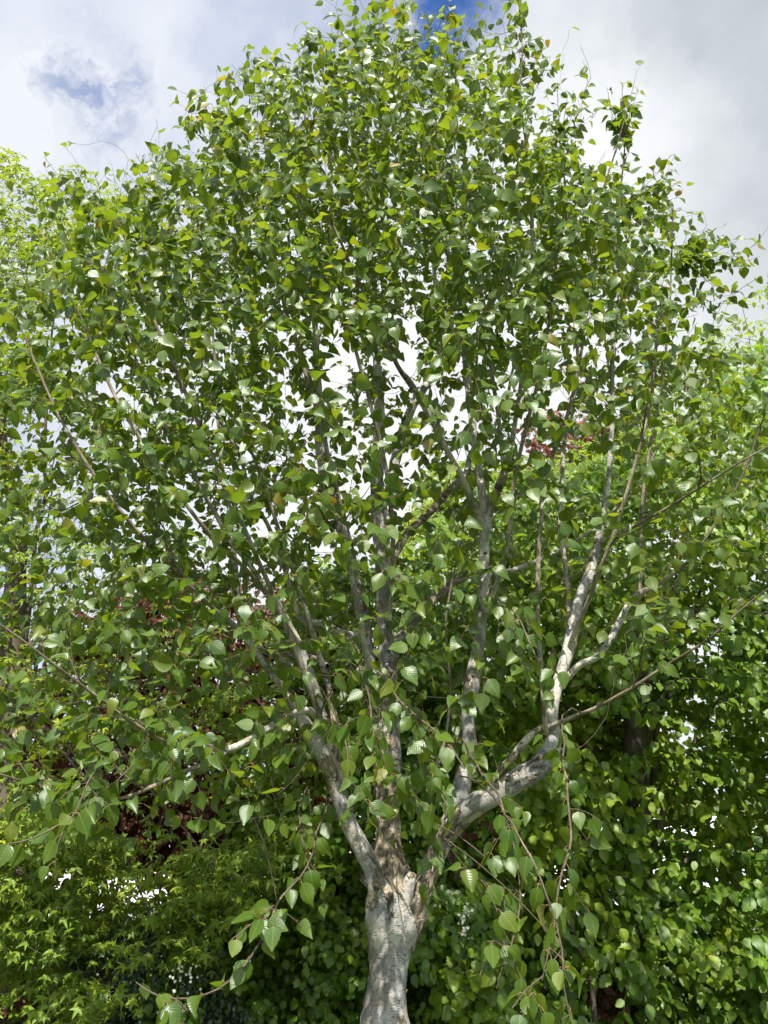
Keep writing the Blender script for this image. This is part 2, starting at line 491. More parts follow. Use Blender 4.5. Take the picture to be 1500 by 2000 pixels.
def catmull(pts, step=0.03):
    pts = np.asarray(pts, float)
    p = np.concatenate([[2 * pts[0] - pts[1]], pts, [2 * pts[-1] - pts[-2]]])
    out = []
    for i in range(1, len(p) - 2):
        d = np.linalg.norm(p[i + 1, :3] - p[i, :3])
        n = max(2, int(d / step))
        t = (np.arange(n) / n)[:, None]
        out.append(0.5 * ((2 * p[i]) + (-p[i - 1] + p[i + 1]) * t + (2 * p[i - 1] - 5 * p[i] + 4 * p[i + 1] - p[i + 2]) * t ** 2
                          + (-p[i - 1] + 3 * p[i] - 3 * p[i + 1] + p[i + 2]) * t ** 3))
    out.append(p[-2][None])
    return np.concatenate(out)


# smooth value noise in 3D for clumps
_tab = rng.random((32, 32, 32))
def vnoise(p, scale):
    q = np.asarray(p) * scale
    i = np.floor(q).astype(int); f = q - i; f = f * f * (3 - 2 * f)
    r = 0
    for dx in (0, 1):
        for dy in (0, 1):
            for dz in (0, 1):
                w = (f[..., 0] if dx else 1 - f[..., 0]) * (f[..., 1] if dy else 1 - f[..., 1]) * (f[..., 2] if dz else 1 - f[..., 2])
                r = r + w * _tab[(i[..., 0] + dx) % 32, (i[..., 1] + dy) % 32, (i[..., 2] + dz) % 32]
    return r


# ================================================================== ground
def make_ground():
    n = 60
    g = np.linspace(-1, 1, n)
    g = np.sign(g) * np.abs(g) ** 3 * 1500
    X, Y = np.meshgrid(g, g, indexing='ij')
    Z = 0.04 * (vnoise(np.stack([X, Y, X * 0], -1), 0.35) - 0.5)
    v = np.stack([X, Y, Z], -1).reshape(-1, 3)
    i, j = np.meshgrid(np.arange(n - 1), np.arange(n - 1), indexing='ij')
    a = (i * n + j).ravel()
    f = np.stack([a, a + n, a + n + 1, a + 1], -1)
    o = build('ground', v, f.ravel(), np.full(len(f), 4), [M_GROUND])
    o['kind'] = 'structure'
make_ground()
M_PAVE = simple_mat("paving", (0.50, 0.49, 0.50), (0.66, 0.64, 0.66), 3, 0.9, 0.2)
def sheet(name, x0, x1, y0, y1, z, mat):
    xs = np.linspace(x0, x1, 12); ys = np.linspace(y0, y1, 12)
    X, Y = np.meshgrid(xs, ys, indexing='ij')
    v = np.stack([X, Y, X * 0 + z], -1).reshape(-1, 3)
    i, j = np.meshgrid(np.arange(11), np.arange(11), indexing='ij'); a = (i * 12 + j).ravel()
    f = np.stack([a, a + 12, a + 13, a + 1], -1)
    o = build(name, v, f.ravel(), np.full(len(f), 4), [mat]); o['kind'] = 'structure'
sheet('pavement', -60, 60, 10.2, 60, 0.06, M_PAVE)

# ================================================================== birch tree
BY = 3.8
birch_base = P(760, 2400, BY); birch_base[2] = 0
BIRCH = thing('birch_tree', 'tall white-barked birch with peeling bark and glossy heart-shaped leaves, nearest tree, filling the photo',
              'birch tree', birch_base.tolist())

def limb_pts(rows, step=0.025):
    """rows: (view x, view y, distance, width in view px, flake)"""
    a = np.array(rows, float)
    p = P(a[:, 0], a[:, 1], a[:, 2])
    _, _, f = proj(p)
    r = a[:, 3] * 0.5 / F * f
    fl = a[:, 4] if a.shape[1] > 4 else np.zeros(len(a))
    c = catmull(np.concatenate([p, r[:, None], fl[:, None]], 1), step)
    return c[:, :3], np.maximum(c[:, 3], 0.0012), c[:, 4]

LIMBS = {
 'trunk': [(764, 2440, 3.8, 150, .1), (760, 2300, 3.8, 112, .1), (757, 2120, 3.8, 96, .15), (754, 2010, 3.8, 96, .35), (756, 1960, 3.8, 80, .2), (757, 1900, 3.8, 74, 0), (761, 1860, 3.8, 80, 0),
           (766, 1820, 3.8, 90, .1), (768, 1785, 3.8, 102, .3), (768, 1750, 3.8, 100, .7), (764, 1715, 3.8, 80, 1), (757, 1680, 3.8, 64, 1), (756, 1640, 3.82, 52, .9),
           (757, 1590, 3.84, 48, .8), (759, 1540, 3.86, 44, .9), (761, 1490, 3.88, 42, .6), (762, 1430, 3.9, 40, .7), (761, 1370, 3.92, 36, .8), (758, 1300, 3.95, 34, .4), (752, 1220, 3.98, 32, .5),
           (750, 1140, 4.0, 30, .3), (742, 1060, 4.02, 28, .5), (736, 980, 4.05, 25, .6), (738, 900, 4.05, 22, .3), (741, 800, 4.1, 19, .2), (736, 700, 4.1, 15, .1), (731, 560, 4.1, 11, 0), (715, 430, 4.0, 8, 0), (700, 300, 3.9, 5, 0)],
 'left': [(752, 1790, 3.77, 46, .5), (742, 1745, 3.76, 42, .6), (730, 1700, 3.74, 36, .45), (708, 1655, 3.72, 34, .3), (684, 1612, 3.70, 33, .35), (667, 1570, 3.68, 32, .4), (656, 1528, 3.66, 34, .55), (640, 1492, 3.64, 32, .5),
          (618, 1455, 3.62, 30, .2), (598, 1420, 3.60, 26, .1), (578, 1388, 3.6, 20, .4), (555, 1350, 3.6, 14, .2), (520, 1300, 3.6, 12, .3), (470, 1235, 3.55, 12, .2), (400, 1170, 3.5, 12, .5), (350, 1110, 3.5, 10, .3), (300, 1030, 3.4, 8, 0), (230, 930, 3.3, 6, 0), (180, 800, 3.2, 4, 0)],
 'left_low': [(628, 1420, 3.62, 10, .3), (605, 1389, 3.5, 13, .1), (570, 1395, 3.4, 14, .1), (535, 1415, 3.3, 14, .2), (490, 1442, 3.2, 14, .2), (445, 1464, 3.1, 15, .2), (400, 1456, 3.0, 9, 0), (330, 1449, 2.9, 8, 0), (262, 1412, 2.8, 7, 0), (190, 1360, 2.7, 6, 0), (110, 1300, 2.6, 5, 0), (30, 1240, 2.55, 4, 0), (-60, 1180, 2.5, 3, 0)],
 'left_low2': [(445, 1464, 3.1, 11, 0), (420, 1486, 3.05, 10, 0), (370, 1503, 3.0, 9, 0), (300, 1535, 2.95, 8, 0), (230, 1560, 2.9, 6, 0), (150, 1560, 2.8, 5, 0), (60, 1530, 2.7, 4, 0), (-40, 1500, 2.6, 3, 0)],
 'dark_b': [(652, 1520, 3.66, 22, .9), (655, 1475, 3.64, 22, 1), (658, 1430, 3.64, 18, 1), (650, 1385, 3.64, 14, .8), (640, 1330, 3.64, 12, .6), (620, 1270, 3.6, 10, .4), (590, 1160, 3.5, 9, .3), (560, 1080, 3.5, 8, .3), (530, 990, 3.4, 7, 0), (490, 880, 3.3, 6, 0), (450, 740, 3.2, 5, 0), (420, 600, 3.1, 4, 0)],
 'left_b': [(648, 1500, 3.66, 18, .3), (640, 1440, 3.64, 17, .3), (622, 1370, 3.62, 17, .4), (604, 1310, 3.6, 17, .3), (585, 1262, 3.58, 16, .3), (566, 1222, 3.56, 13, .2), (545, 1180, 3.5, 11, .1), (510, 1135, 3.4, 11, .1), (480, 1090, 3.35, 11, .1), (452, 1058, 3.3, 12, .1),
            (430, 1020, 3.3, 10, .1), (405, 975, 3.25, 9, 0), (372, 915, 3.2, 8, 0), (335, 855, 3.1, 7, 0), (290, 760, 3.0, 6, 0), (240, 640, 2.9, 4, 0), (200, 520, 2.8, 3, 0)],
 'white_l': [(575, 1300, 3.9, 9, 0), (500, 1260, 3.9, 10, 0), (467, 1205, 3.9, 12, 0), (462, 1150, 3.9, 12, 0), (456, 1080, 3.9, 10, 0), (451, 1020, 3.9, 9, 0), (445, 970, 3.9, 8, 0), (432, 900, 3.8, 7, 0), (425, 800, 3.8, 6, 0), (415, 650, 3.7, 5, 0), (400, 480, 3.6, 3, 0)],
 'hook': [(716, 1240, 4.0, 14, .3), (690, 1240, 3.9, 15, .2), (664, 1236, 3.8, 15, .2), (640, 1222, 3.7, 14, .1), (612, 1215, 3.6, 13, .1), (585, 1203, 3.55, 11, .1), (573, 1160, 3.5, 10, .1), (556, 1110, 3.5, 9, .1), (540, 1065, 3.5, 10, .1), (520, 1020, 3.4, 8, 0), (490, 970, 3.4, 8, 0), (470, 900, 3.4, 7, 0), (430, 820, 3.3, 6, 0), (390, 700, 3.2, 5, 0), (350, 560, 3.1, 4, 0), (330, 430, 3.0, 3, 0)],
 'mid_l': [(752, 1460, 3.9, 24, .5), (735, 1370, 3.95, 22, .4), (720, 1270, 4.0, 22, .3), (702, 1165, 4.05, 22, .5), (684, 1090, 4.1, 22, .5), (662, 1010, 4.1, 24, .5), (640, 960, 4.1, 26, .5), (632, 900, 4.1, 27, .4), (626, 840, 4.1, 24, .3), (623, 780, 4.1, 16, .1), (618, 700, 4.1, 14, 0), (612, 600, 4.0, 11, 0), (600, 480, 3.9, 8, 0), (590, 330, 3.8, 5, 0), (600, 180, 3.7, 3, 0)],
 'mid_l2': [(632, 880, 4.1, 13, .6), (620, 790, 4.05, 12, .8), (598, 720, 4.0, 11, .7), (575, 650, 3.9, 8, .3), (570, 560, 3.8, 6, 0), (560, 420, 3.7, 5, 0), (540, 250, 3.5, 3, 0)],
 'mid_r': [(750, 1120, 4.0, 20, .2), (755, 1030, 4.2, 18, .3), (762, 960, 4.4, 18, .1), (772, 900, 4.5, 20, 0), (786, 845, 4.6, 19, 0), (808, 790, 4.6, 17, .1), (838, 740, 4.6, 16, 0), (860, 695, 4.6, 13, 0), (862, 640, 4.6, 11, 0), (850, 560, 4.5, 9, 0), (840, 430, 4.4, 6, 0), (835, 300, 4.2, 4, 0)],
 'back_r': [(748, 1130, 4.05, 18, .4), (790, 1048, 4.2, 16, .6), (840, 1000, 4.3, 15, .7), (880, 955, 4.4, 14, .6), (910, 925, 4.5, 13, .5), (922, 880, 4.6, 9, .4), (960, 840, 4.7, 8, .2), (990, 780, 4.7, 7, 0), (1010, 700, 4.7, 5, 0), (1080, 600, 4.6, 4, 0), (1120, 480, 4.5, 3, 0)],
 'back_r2': [(762, 1300, 3.95, 16, .4), (790, 1230, 4.1, 18, .7), (830, 1185, 4.2, 19, .8), (865, 1155, 4.3, 17, .7), (895, 1135, 4.4, 12, .5), (980, 1120, 4.6, 9, .2), (1060, 1090, 4.7, 8, .2), (1150, 1040, 4.8, 6, 0), (1230, 960, 4.8, 5, 0), (1300, 850, 4.8, 3, 0)],
 'stub': [(775, 1560, 3.9, 18, .6), (812, 1540, 3.85, 19, .7), (840, 1520, 3.8, 17, .7), (853, 1495, 3.8, 12, .5), (870, 1440, 3.8, 6, .2), (880, 1340, 3.8, 5, 0), (872, 1200, 3.8, 4, 0), (900, 1060, 3.8, 3, 0)],
 'right': [(783, 1850, 3.8, 50, .3), (798, 1800, 3.79, 58, .6), (815, 1762, 3.78, 44, .8), (835, 1715, 3.76, 34, .6), (852, 1670, 3.74, 36, .4), (873, 1625, 3.72, 38, .4), (890, 1580, 3.72, 34, .5), (903, 1530, 3.74, 34, .3), (916, 1480, 3.76, 30, .3),
           (917, 1430, 3.78, 26, .5), (916, 1385, 3.8, 25, .3), (924, 1330, 3.8, 29, .5), (933, 1280, 3.8, 25, .1), (939, 1225, 3.8, 24, 0), (942, 1180, 3.8, 21, 0), (944, 1120, 3.8, 20, 0), (947, 1060, 3.8, 21, 0), (948, 1015, 3.8, 26, .1),
           (946, 985, 3.8, 18, 0), (937, 920, 3.8, 15, 0), (925, 850, 3.8, 15, .1), (918, 780, 3.8, 14, 0), (910, 710, 3.8, 14, 0), (902, 650, 3.78, 12, 0), (886, 580, 3.75, 11, 0), (876, 500, 3.7, 9, 0), (862, 400, 3.6, 7, 0), (850, 250, 3.5, 5, 0), (840, 90, 3.4, 3, 0)],
 'right_b': [(948, 1020, 3.8, 16, .2), (965, 975, 3.75, 18, .4), (982, 930, 3.7, 16, .5), (995, 885, 3.7, 14, .4), (1006, 830, 3.65, 9, .2), (1015, 770, 3.6, 8, .1), (1030, 650, 3.55, 8, 0), (1040, 520, 3.45, 8, 0), (1037, 400, 3.35, 7, 0), (1025, 260, 3.2, 6, 0), (1015, 200, 3.15, 4, 0), (1020, 90, 3.1, 2.5, 0), (1010, -20, 3.0, 2, 0)],
 'right_c': [(948, 1045, 3.8, 14, .1), (925, 985, 3.7, 12, .1), (900, 930, 3.6, 12, .1), (868, 870, 3.5, 11, .1), (835, 805, 3.4, 11, .1), (800, 745, 3.35, 13, .2), (780, 720, 3.3, 9, .1), (745, 655, 3.2, 8, .1), (705, 560, 3.1, 6, 0), (650, 440, 3.0, 5, 0), (600, 330, 2.9, 4, 0)],
 'right_d': [(985, 925, 3.7, 9, .2), (978, 840, 3.65, 8, .4), (960, 720, 3.6, 8, .4), (950, 620, 3.5, 7, .3), (930, 540, 3.4, 6, 0), (900, 440, 3.3, 4, 0), (880, 330, 3.2, 3, 0)],
 'big_right': [(866, 1650, 3.72, 26, .6), (892, 1610, 3.66, 36, .7), (922, 1577, 3.6, 42, .4), (962, 1553, 3.55, 42, .25), (1008, 1527, 3.5, 42, .35), (1050, 1500, 3.46, 40, .4), (1074, 1470, 3.44, 35, .3), (1081, 1435, 3.44, 27, .1), (1078, 1395, 3.45, 24, .2),
               (1086, 1350, 3.46, 22, 0), (1098, 1310, 3.48, 22, .2), (1110, 1270, 3.5, 24, .5), (1123, 1220, 3.52, 23, .4), (1132, 1170, 3.55, 20, .2), (1152, 1120, 3.58, 20, .2), (1168, 1060, 3.6, 16, .2), (1178, 1000, 3.6, 13, 0), (1188, 930, 3.6, 11, 0), (1194, 850, 3.6, 10, 0), (1196, 760, 3.6, 9, 0), (1196, 640, 3.55, 9, 0), (1200, 520, 3.5, 6, 0), (1210, 400, 3.4, 4, 0), (1220, 290, 3.3, 2.5, 0)],
 'pole_a': [(1070, 1440, 3.44, 9, 0), (1062, 1395, 3.35, 9, 0), (1057, 1320, 3.32, 9, 0), (1052, 1230, 3.3, 9, 0), (1050, 1140, 3.3, 9, 0), (1054, 1050, 3.3, 8, 0), (1062, 970, 3.3, 8, 0), (1078, 900, 3.3, 7, 0), (1098, 840, 3.3, 7, 0), (1118, 780, 3.3, 7, 0), (1135, 700, 3.25, 6, 0), (1150, 560, 3.2, 5, 0), (1165, 420, 3.1, 4, 0), (1200, 300, 3.0, 3, 0), (1230, 200, 2.95, 2, 0)],
 'pole_b': [(1118, 1230, 3.52, 9, 0), (1110, 1170, 3.6, 9, 0), (1100, 1080, 3.65, 9, 0), (1095, 1000, 3.68, 9, 0), (1099, 920, 3.7, 9, 0), (1105, 850, 3.7, 8, 0), (1120, 790, 3.7, 7, 0), (1128, 710, 3.7, 7, 0), (1120, 600, 3.65, 5, 0), (1110, 450, 3.6, 4, 0), (1100, 320, 3.5, 3, 0)],
 'gable': [(1092, 1345, 3.46, 14, .3), (1130, 1300, 3.4, 13, .3), (1165, 1283, 3.35, 12, .3), (1190, 1252, 3.3, 13, .2), (1212, 1210, 3.3, 13, .2), (1230, 1178, 3.3, 12, .1), (1252, 1158, 3.3, 12, .1), (1290, 1140, 3.25, 7, 0), (1350, 1090, 3.2, 6, 0), (1400, 1020, 3.1, 5, 0), (1450, 930, 3.0, 4, 0), (1490, 820, 2.95, 3, 0)],
 'pole_c': [(1250, 1160, 3.3, 7, 0), (1251, 1080, 3.3, 7, 0), (1254, 1000, 3.3, 7, 0), (1262, 920, 3.3, 6, 0), (1280, 820, 3.3, 5, 0), (1300, 700, 3.2, 4, 0), (1310, 550, 3.1, 3, 0), (1315, 400, 3.0, 2, 0)],
 'right_low': [(958, 1545, 3.55, 14, .8), (982, 1505, 3.5, 15, .8), (1004, 1478, 3.48, 14, .6), (1028, 1445, 3.46, 14, .5), (1052, 1425, 3.44, 12, .5), (1080, 1416, 3.4, 11, .3), (1120, 1400, 3.3, 8, .1), (1165, 1382, 3.2, 7, 0), (1230, 1345, 3.05, 6, 0), (1300, 1300, 2.95, 5, 0), (1380, 1250, 2.85, 4, 0), (1460, 1180, 2.8, 3.5, 0), (1540, 1120, 2.7, 3, 0)],
 'right_arc': [(1170, 1060, 3.6, 9, 0), (1215, 1040, 3.4, 7, 0), (1290, 1000, 3.2, 6, 0), (1370, 950, 3.0, 5, 0), (1450, 900, 2.9, 4, 0), (1540, 850, 2.8, 3, 0)],
 'old_l': [(640, 1302, 3.66, 14, .8), (600, 1283, 3.8, 14, .8), (560, 1278, 3.9, 12, .8), (510, 1272, 3.9, 9, .5), (440, 1290, 3.9, 7, .3), (360, 1300, 3.9, 6, 0), (280, 1330, 3.8, 5, 0), (180, 1330, 3.7, 4, 0), (60, 1350, 3.6, 3, 0)],
}
LIMBS.update({
 'fan_a': [(648, 1470, 3.64, 11, 0), (600, 1330, 3.45, 10, 0), (555, 1210, 3.3, 10, 0), (480, 1040, 3.1, 9, 0), (385, 820, 2.9, 8, 0), (290, 600, 2.8, 6, 0), (235, 440, 2.75, 3, 0)],
 'fan_b': [(585, 1262, 3.58, 10, 0), (500, 1135, 3.2, 9, 0), (375, 1000, 2.9, 8, 0), (240, 800, 2.75, 7, 0), (150, 600, 2.7, 4, 0)],
 'fan_c': [(470, 1235, 3.55, 9, 0), (360, 1135, 3.1, 8, 0), (225, 985, 2.85, 7, 0), (120, 820, 2.75, 6, 0), (40, 640, 2.7, 3, 0)],
 'fan_d': [(735, 1370, 3.95, 11, 0), (692, 1150, 3.6, 10, 0), (655, 950, 3.4, 9, 0), (600, 740, 3.2, 8, 0), (545, 560, 3.05, 6, 0), (505, 380, 2.95, 4, 0)],
 'fan_e': [(939, 1225, 3.8, 11, 0), (985, 1090, 3.5, 9, 0), (1012, 900, 3.3, 8, 0), (1060, 700, 3.1, 7, 0), (1092, 480, 3.0, 4, 0)],
 'fan_f': [(754, 1220, 3.98, 11, 0), (768, 1050, 3.5, 9, 0), (742, 860, 3.3, 8, 0), (682, 640, 3.1, 7, 0), (640, 450, 2.95, 4, 0)],
 'fan_g': [(1110, 1270, 3.5, 10, 0), (1165, 1130, 3.2, 8, 0), (1225, 960, 3.05, 7, 0), (1270, 780, 2.95, 6, 0), (1290, 600, 2.9, 4, 0)],
})
# long thin drooping sprays that hang below and in front of the crown
HANG = [
 [(900, 1440, 3.3, 4), (945, 1515, 3.0, 5), (985, 1578, 2.8, 6), (1008, 1650, 2.7, 6), (1019, 1735, 2.65, 6), (1015, 1790, 2.62, 5), (1000, 1850, 2.6, 5), (985, 1895, 2.6, 4), (973, 1935, 2.6, 3)],
 [(985, 1578, 2.8, 4), (1015, 1632, 2.65, 5), (1048, 1690, 2.6, 5), (1070, 1750, 2.55, 5), (1083, 1795, 2.55, 4), (1076, 1850, 2.5, 4), (1062, 1910, 2.5, 3)],
 [(1098, 1400, 3.2, 4), (1102, 1480, 2.9, 5), (1113, 1560, 2.75, 6), (1112, 1640, 2.7, 6), (1098, 1710, 2.65, 6), (1085, 1790, 2.6, 5), (1098, 1850, 2.55, 4), (1106, 1930, 2.5, 4), (1118, 2010, 2.5, 4), (1120, 2080, 2.5, 3)],
 [(1098, 1850, 2.55, 3), (1060, 1905, 2.5, 3.5), (1030, 1930, 2.45, 3), (1000, 1965, 2.4, 3)],
 [(1015, 1745, 2.65, 3), (985, 1733, 2.6, 3.5), (940, 1715, 2.55, 3), (905, 1698, 2.5, 3)],
 [(1000, 1845, 2.6, 3), (975, 1845, 2.55, 3), (950, 1840, 2.5, 3)],
 [(640, 1560, 3.2, 4), (610, 1665, 2.9, 5), (588, 1712, 2.8, 5), (545, 1765, 2.7, 6), (520, 1825, 2.65, 6), (480, 1885, 2.6, 6), (430, 1930, 2.58, 5), (370, 1952, 2.55, 5), (310, 1945, 2.5, 5), (268, 1920, 2.5, 3)],
 [(545, 1765, 2.7, 3), (500, 1800, 2.6, 3), (455, 1835, 2.55, 3)],
 [(640, 1230, 3.4, 3), (692, 1260, 2.9, 5), (710, 1320, 2.7, 5), (722, 1380, 2.65, 6), (730, 1460, 2.6, 5), (733, 1540, 2.6, 4), (722, 1580, 2.6, 3)],
 [(700, 1300, 3.2, 4), (745, 1318, 2.7, 6), (780, 1365, 2.6, 6), (820, 1400, 2.5, 5), (870, 1445, 2.45, 5), (905, 1500, 2.4, 4)],
 [(760, 1500, 3.4, 3), (790, 1545, 3.0, 4), (806, 1560, 2.9, 4), (820, 1610, 2.8, 3)],
 [(600, 1540, 3.3, 3), (585, 1590, 3.1, 4), (595, 1640, 3.0, 4), (605, 1700, 2.95, 3)],
 [(950, 1160, 3.4, 4), (1005, 1195, 2.9, 4), (1035, 1250, 2.8, 4), (1060, 1310, 2.75, 3)],
 [(850, 1500, 3.2, 3), (870, 1580, 2.9, 4), (852, 1640, 2.8, 4), (840, 1700, 2.75, 4), (832, 1745, 2.7, 3)],
 [(640, 1400, 3.3, 3), (668, 1430, 2.8, 4), (680, 1500, 2.7, 4), (690, 1560, 2.65, 3)],
 [(250, 1500, 2.8, 3), (150, 1590, 2.6, 4), (60, 1640, 2.5, 4), (-30, 1660, 2.4, 3)],
 [(200, 1480, 2.8, 3), (160, 1560, 2.6, 4), (120, 1640, 2.5, 3), (105, 1720, 2.5, 2)],
]

limb_objs = {}
nodes_p, nodes_t, nodes_r, nodes_l = [], [], [], []
def add_nodes(p, r, lid, skip=0):
    t = norm(np.gradient(p, axis=0))
    nodes_p.append(p[skip:]); nodes_t.append(t[skip:]); nodes_r.append(r[skip:]); nodes_l.append(np.full(len(p) - skip, lid))

limb_names = list(LIMBS)
for li, k in enumerate(limb_names):
    rows = LIMBS[k]
    p, r, fl = limb_pts(rows, 0.022)
    n = len(p)
    L = np.arange(n)
    amp = np.clip(r, 0.003, 0.010)[:, None] * 0.55
    wob = np.stack([vnoise(p + li * 3.1, 6.0) - .5, vnoise(p + 17 + li, 6.0) - .5, (vnoise(p + 31 + li, 6.0) - .5) * .4], -1)
    if k == 'trunk': wob *= 0.4
    p = p + wob * amp * 2
    tb = Tubes()
    tb.add(p, r, 22 if k in ('trunk',) else (16 if r.max() > 0.025 else 10), fl, 0.16 if r.max() > 0.03 else 0.12)
    # knots and stubs of lost side shoots
    for q in range(int(n / 14)):
        i = random.randrange(3, n - 3)
        if r[i] < 0.012: continue
        d = norm(np.array([random.uniform(-1, 1), random.uniform(-1, .2), random.uniform(-.1, .9)]))
        ln = r[i] * random.uniform(1.1, 1.5)
        tb.add(np.array([p[i], p[i] + d * ln * .8, p[i] + d * ln]), np.array([r[i] * .6, r[i] * .33, r[i] * .12]), 8, [.6, .6, .9])
    limb_objs[k] = tb
    sk = 0
    if k == 'trunk': sk = int(np.argmax(p[:, 2] > 2.1))
    elif k in ('left', 'right', 'big_right'): sk = int(n * 0.3)
    add_nodes(p, r, li, sk)

# ---- density of the crown over the view, used as the crown's shape
DENS = np.array([
 [0, 0, 0, 0, 0, .2, 3, 5.5, 1.6, 1.6, .3, 0, 0, 0, 0],
 [0, 0, 0, .1, 1.6, 5, 8, 9, 6.5, 6, 1.0, .5, .6, 0, 0],
 [0, 0, .1, 2.4, 7.5, 9, 9, 9, 9, 8, 4.5, 1.4, .4, 0, 0],
 [.8, 1.2, 2.4, 7, 9, 9, 9, 9, 9, 8, 7.5, 5, 1.8, .3, 0],
 [1, 5.5, 8, 9, 9, 9, 9, 8, 8, 8, 8, 8, 6.5, 2.5, .5],
 [3, 7.5, 8, 8, 8, 7, 6, 6, 6.2, 7, 8, 8, 7, 2.5, .6],
 [6, 8, 8, 8, 7, 5, 4.4, 4.8, 4.6, 5, 5.5, 6, 6, 4.5, 2],
 [7, 8, 8, 8, 7, 4, 3, 3, 3.6, 3.6, 3.6, 4.6, 6, 5, 3.5],
 [8, 8, 8, 7, 6.3, 4, 2.8, 2.6, 2.6, 2.8, 2.6, 3.6, 5, 5, 4],
 [7, 8, 8, 7.3, 6.3, 5.2, 3.6, 3.2, 3.2, 3.2, 2.8, 3.4, 4, 4, 3.2],
 [5, 5, 6.5, 7, 6.3, 5.3, 4, 3.6, 3.6, 3, 2.8, 3, 3.3, 3.3, 3],
 [4.6, 5.2, 6, 6.5, 6, 5, 4, 3.6, 3.8, 3.6, 3, 3, 3.6, 3.8, 3],
 [4.6, 4.6, 5, 5, 4.6, 4, 3, 3.4, 3, 3, 2, 2.4, 2.6, 2, .9],
 [4.6, 4.6, 4.3, 4, 4, 4, 3, 3.2, 2.7, 2.6, 1.8, 1.4, 1, .4, 0],
 [4, 4.8, 4.8, 4, 3.4, 3, 2.6, 2.4, 2.4, 1.8, .7, .2, 0, 0, 0],
 [3, 3.6, 2.8, 2.4, 2, 1.4, 1.2, 1.2, 1.4, .7, .2, 0, 0, 0, 0],
 [1.6, 1.5, .6, .2, 0, .1, .3, .4, .6, .2, 0, 0, 0, 0, 0],
 [0] * 15, [0] * 15, [0] * 15], float)
DENS[5:10, 3:11] += 1.9
DENS[10:16, 5:12] *= 0.85
DENS[8:13, 0] *= 0.6
DENS[9:12, 1] *= 0.68
def dens(px, py):
    x = np.clip(px / 100 - 0.5, -1.99, 15.99); y = np.clip(py / 100 - 0.5, -0.99, 18.99)
    D = np.pad(DENS, ((1, 1), (2, 2)), mode='edge')
    D[0] = 0; D[:, 0] *= .7; D[:, -1] *= .7
    D[1, 8] = D[1, 8]
    x = x + 2; y = y + 1
    i = np.clip(np.floor(y).astype(int), 0, 20); j = np.clip(np.floor(x).astype(int), 0, 17)
    fy = y - i; fx = x - j
    return (D[i, j] * (1 - fy) * (1 - fx) + D[i + 1, j] * fy * (1 - fx) + D[i, j + 1] * (1 - fy) * fx + D[i + 1, j + 1] * fy * fx)

def crown_Y(px, py, u):
    """distance of a crown point, u in 0..1 from the crown's near side to its far side"""
    t = (px - 740) / 1050
    h = 1.45 * np.sqrt(np.clip(1 - t * t, 0.05, 1))
    cy = 3.75
    near_ = cy - h; far = cy + h * 0.95
    up = np.clip((700 - py) / 700, 0, 1)
    near_ = near_ + 0.25 * up
    far = far - (far - 3.75) * up * 0.95
    dn = np.clip((py - 1200) / 400, 0, 1)
    far = far - (far - 3.9) * dn
    return near_ + (far - near_) * u

def sample_crown(n, near_bias=1.0, least=0.0):
    out = []
    while sum(len(o) for o in out) < n:
        px = rng.uniform(-160, 1660, n * 3); py = rng.uniform(-60, 1680, n * 3)
        keep = rng.random(n * 3) < dens(px, py) / 9 * np.where(py < 620, 1.0, 0.62)
        keep &= dens(px, py) > least
        px, py = px[keep], py[keep]
        u = rng.random(len(px)) ** near_bias
        out.append(P(px, py, crown_Y(px, py, u)))
    return np.concatenate(out)[:n]

axis_xy = np.array([P(755, 1500, BY)[0], BY])
twig_list = []    # (points, radii, limb id, level)
hang_list = []
def grow(targets, lid_level, rscale, min_r, end_up=0.25, maxd=9):
    global NP, NTg, NR, NL, NI, NJ
    for q in targets:
        v = q - NP
        d = np.linalg.norm(v, axis=1) + 1e-6
        cs = (v * NTg).sum(1) / d
        cost = d * (1.0 + 1.3 * (1 - cs)) + 0.05 * (NR < 0.002)
        cost[cs < 0.1] += 3
        i = int(np.argmin(cost))
        if d[i] < 0.05 or d[i] > maxd or cost[i] > 3 + d[i]: 
            if d[i] < 0.05 or d[i] > maxd: continue
        p0 = NP[i]; dist = d[i]
        if NI[i] >= 0: need[int(NI[i])] = max(need.get(int(NI[i]), 0), int(NJ[i]))
        out = np.array([q[0] - axis_xy[0], q[1] - axis_xy[1], 0]); out /= (np.linalg.norm(out) + 1e-6)
        e = norm(norm(q - p0) + out * 0.25 + np.array([0, 0, end_up]))
        c1 = p0 + NTg[i] * dist * 0.33
        c2 = q - e * dist * 0.33
        n = max(3, int(dist / 0.055) + 1)
        t = np.linspace(0, 1, n)[:, None]
        pts = (1 - t) ** 3 * p0 + 3 * (1 - t) ** 2 * t * c1 + 3 * (1 - t) * t * t * c2 + t ** 3 * q
        w = np.sin(np.linspace(0, math.pi, n))[:, None]
        pts = pts + rng.normal(0, 0.006 + 0.004 * dist, (n, 3)) * w
        r0 = min(NR[i] * 0.75, min_r + rscale * dist)
        r = np.linspace(r0, 0.0011, n)
        twig_list.append((pts, r, int(NL[i]), lid_level, dist))
        tt = norm(np.gradient(pts, axis=0))
        new_p.append(pts[1:]); new_t.append(tt[1:]); new_r.append(r[1:]); new_l.append(np.full(n - 1, NL[i])); new_i.append(np.full(n - 1, len(twig_list) - 1)); new_j.append(np.arange(1, n))
        if len(new_p) > batch:
            flush()
def flush():
    global NP, NTg, NR, NL, NI, NJ
    if new_p:
        NP = np.concatenate([NP] + new_p); NTg = np.concatenate([NTg] + new_t); NR = np.concatenate([NR] + new_r); NL = np.concatenate([NL] + new_l)
        NI = np.concatenate([NI] + new_i); NJ = np.concatenate([NJ] + new_j); new_i.clear(); new_j.clear()
        new_p.clear(); new_t.clear(); new_r.clear(); new_l.clear()
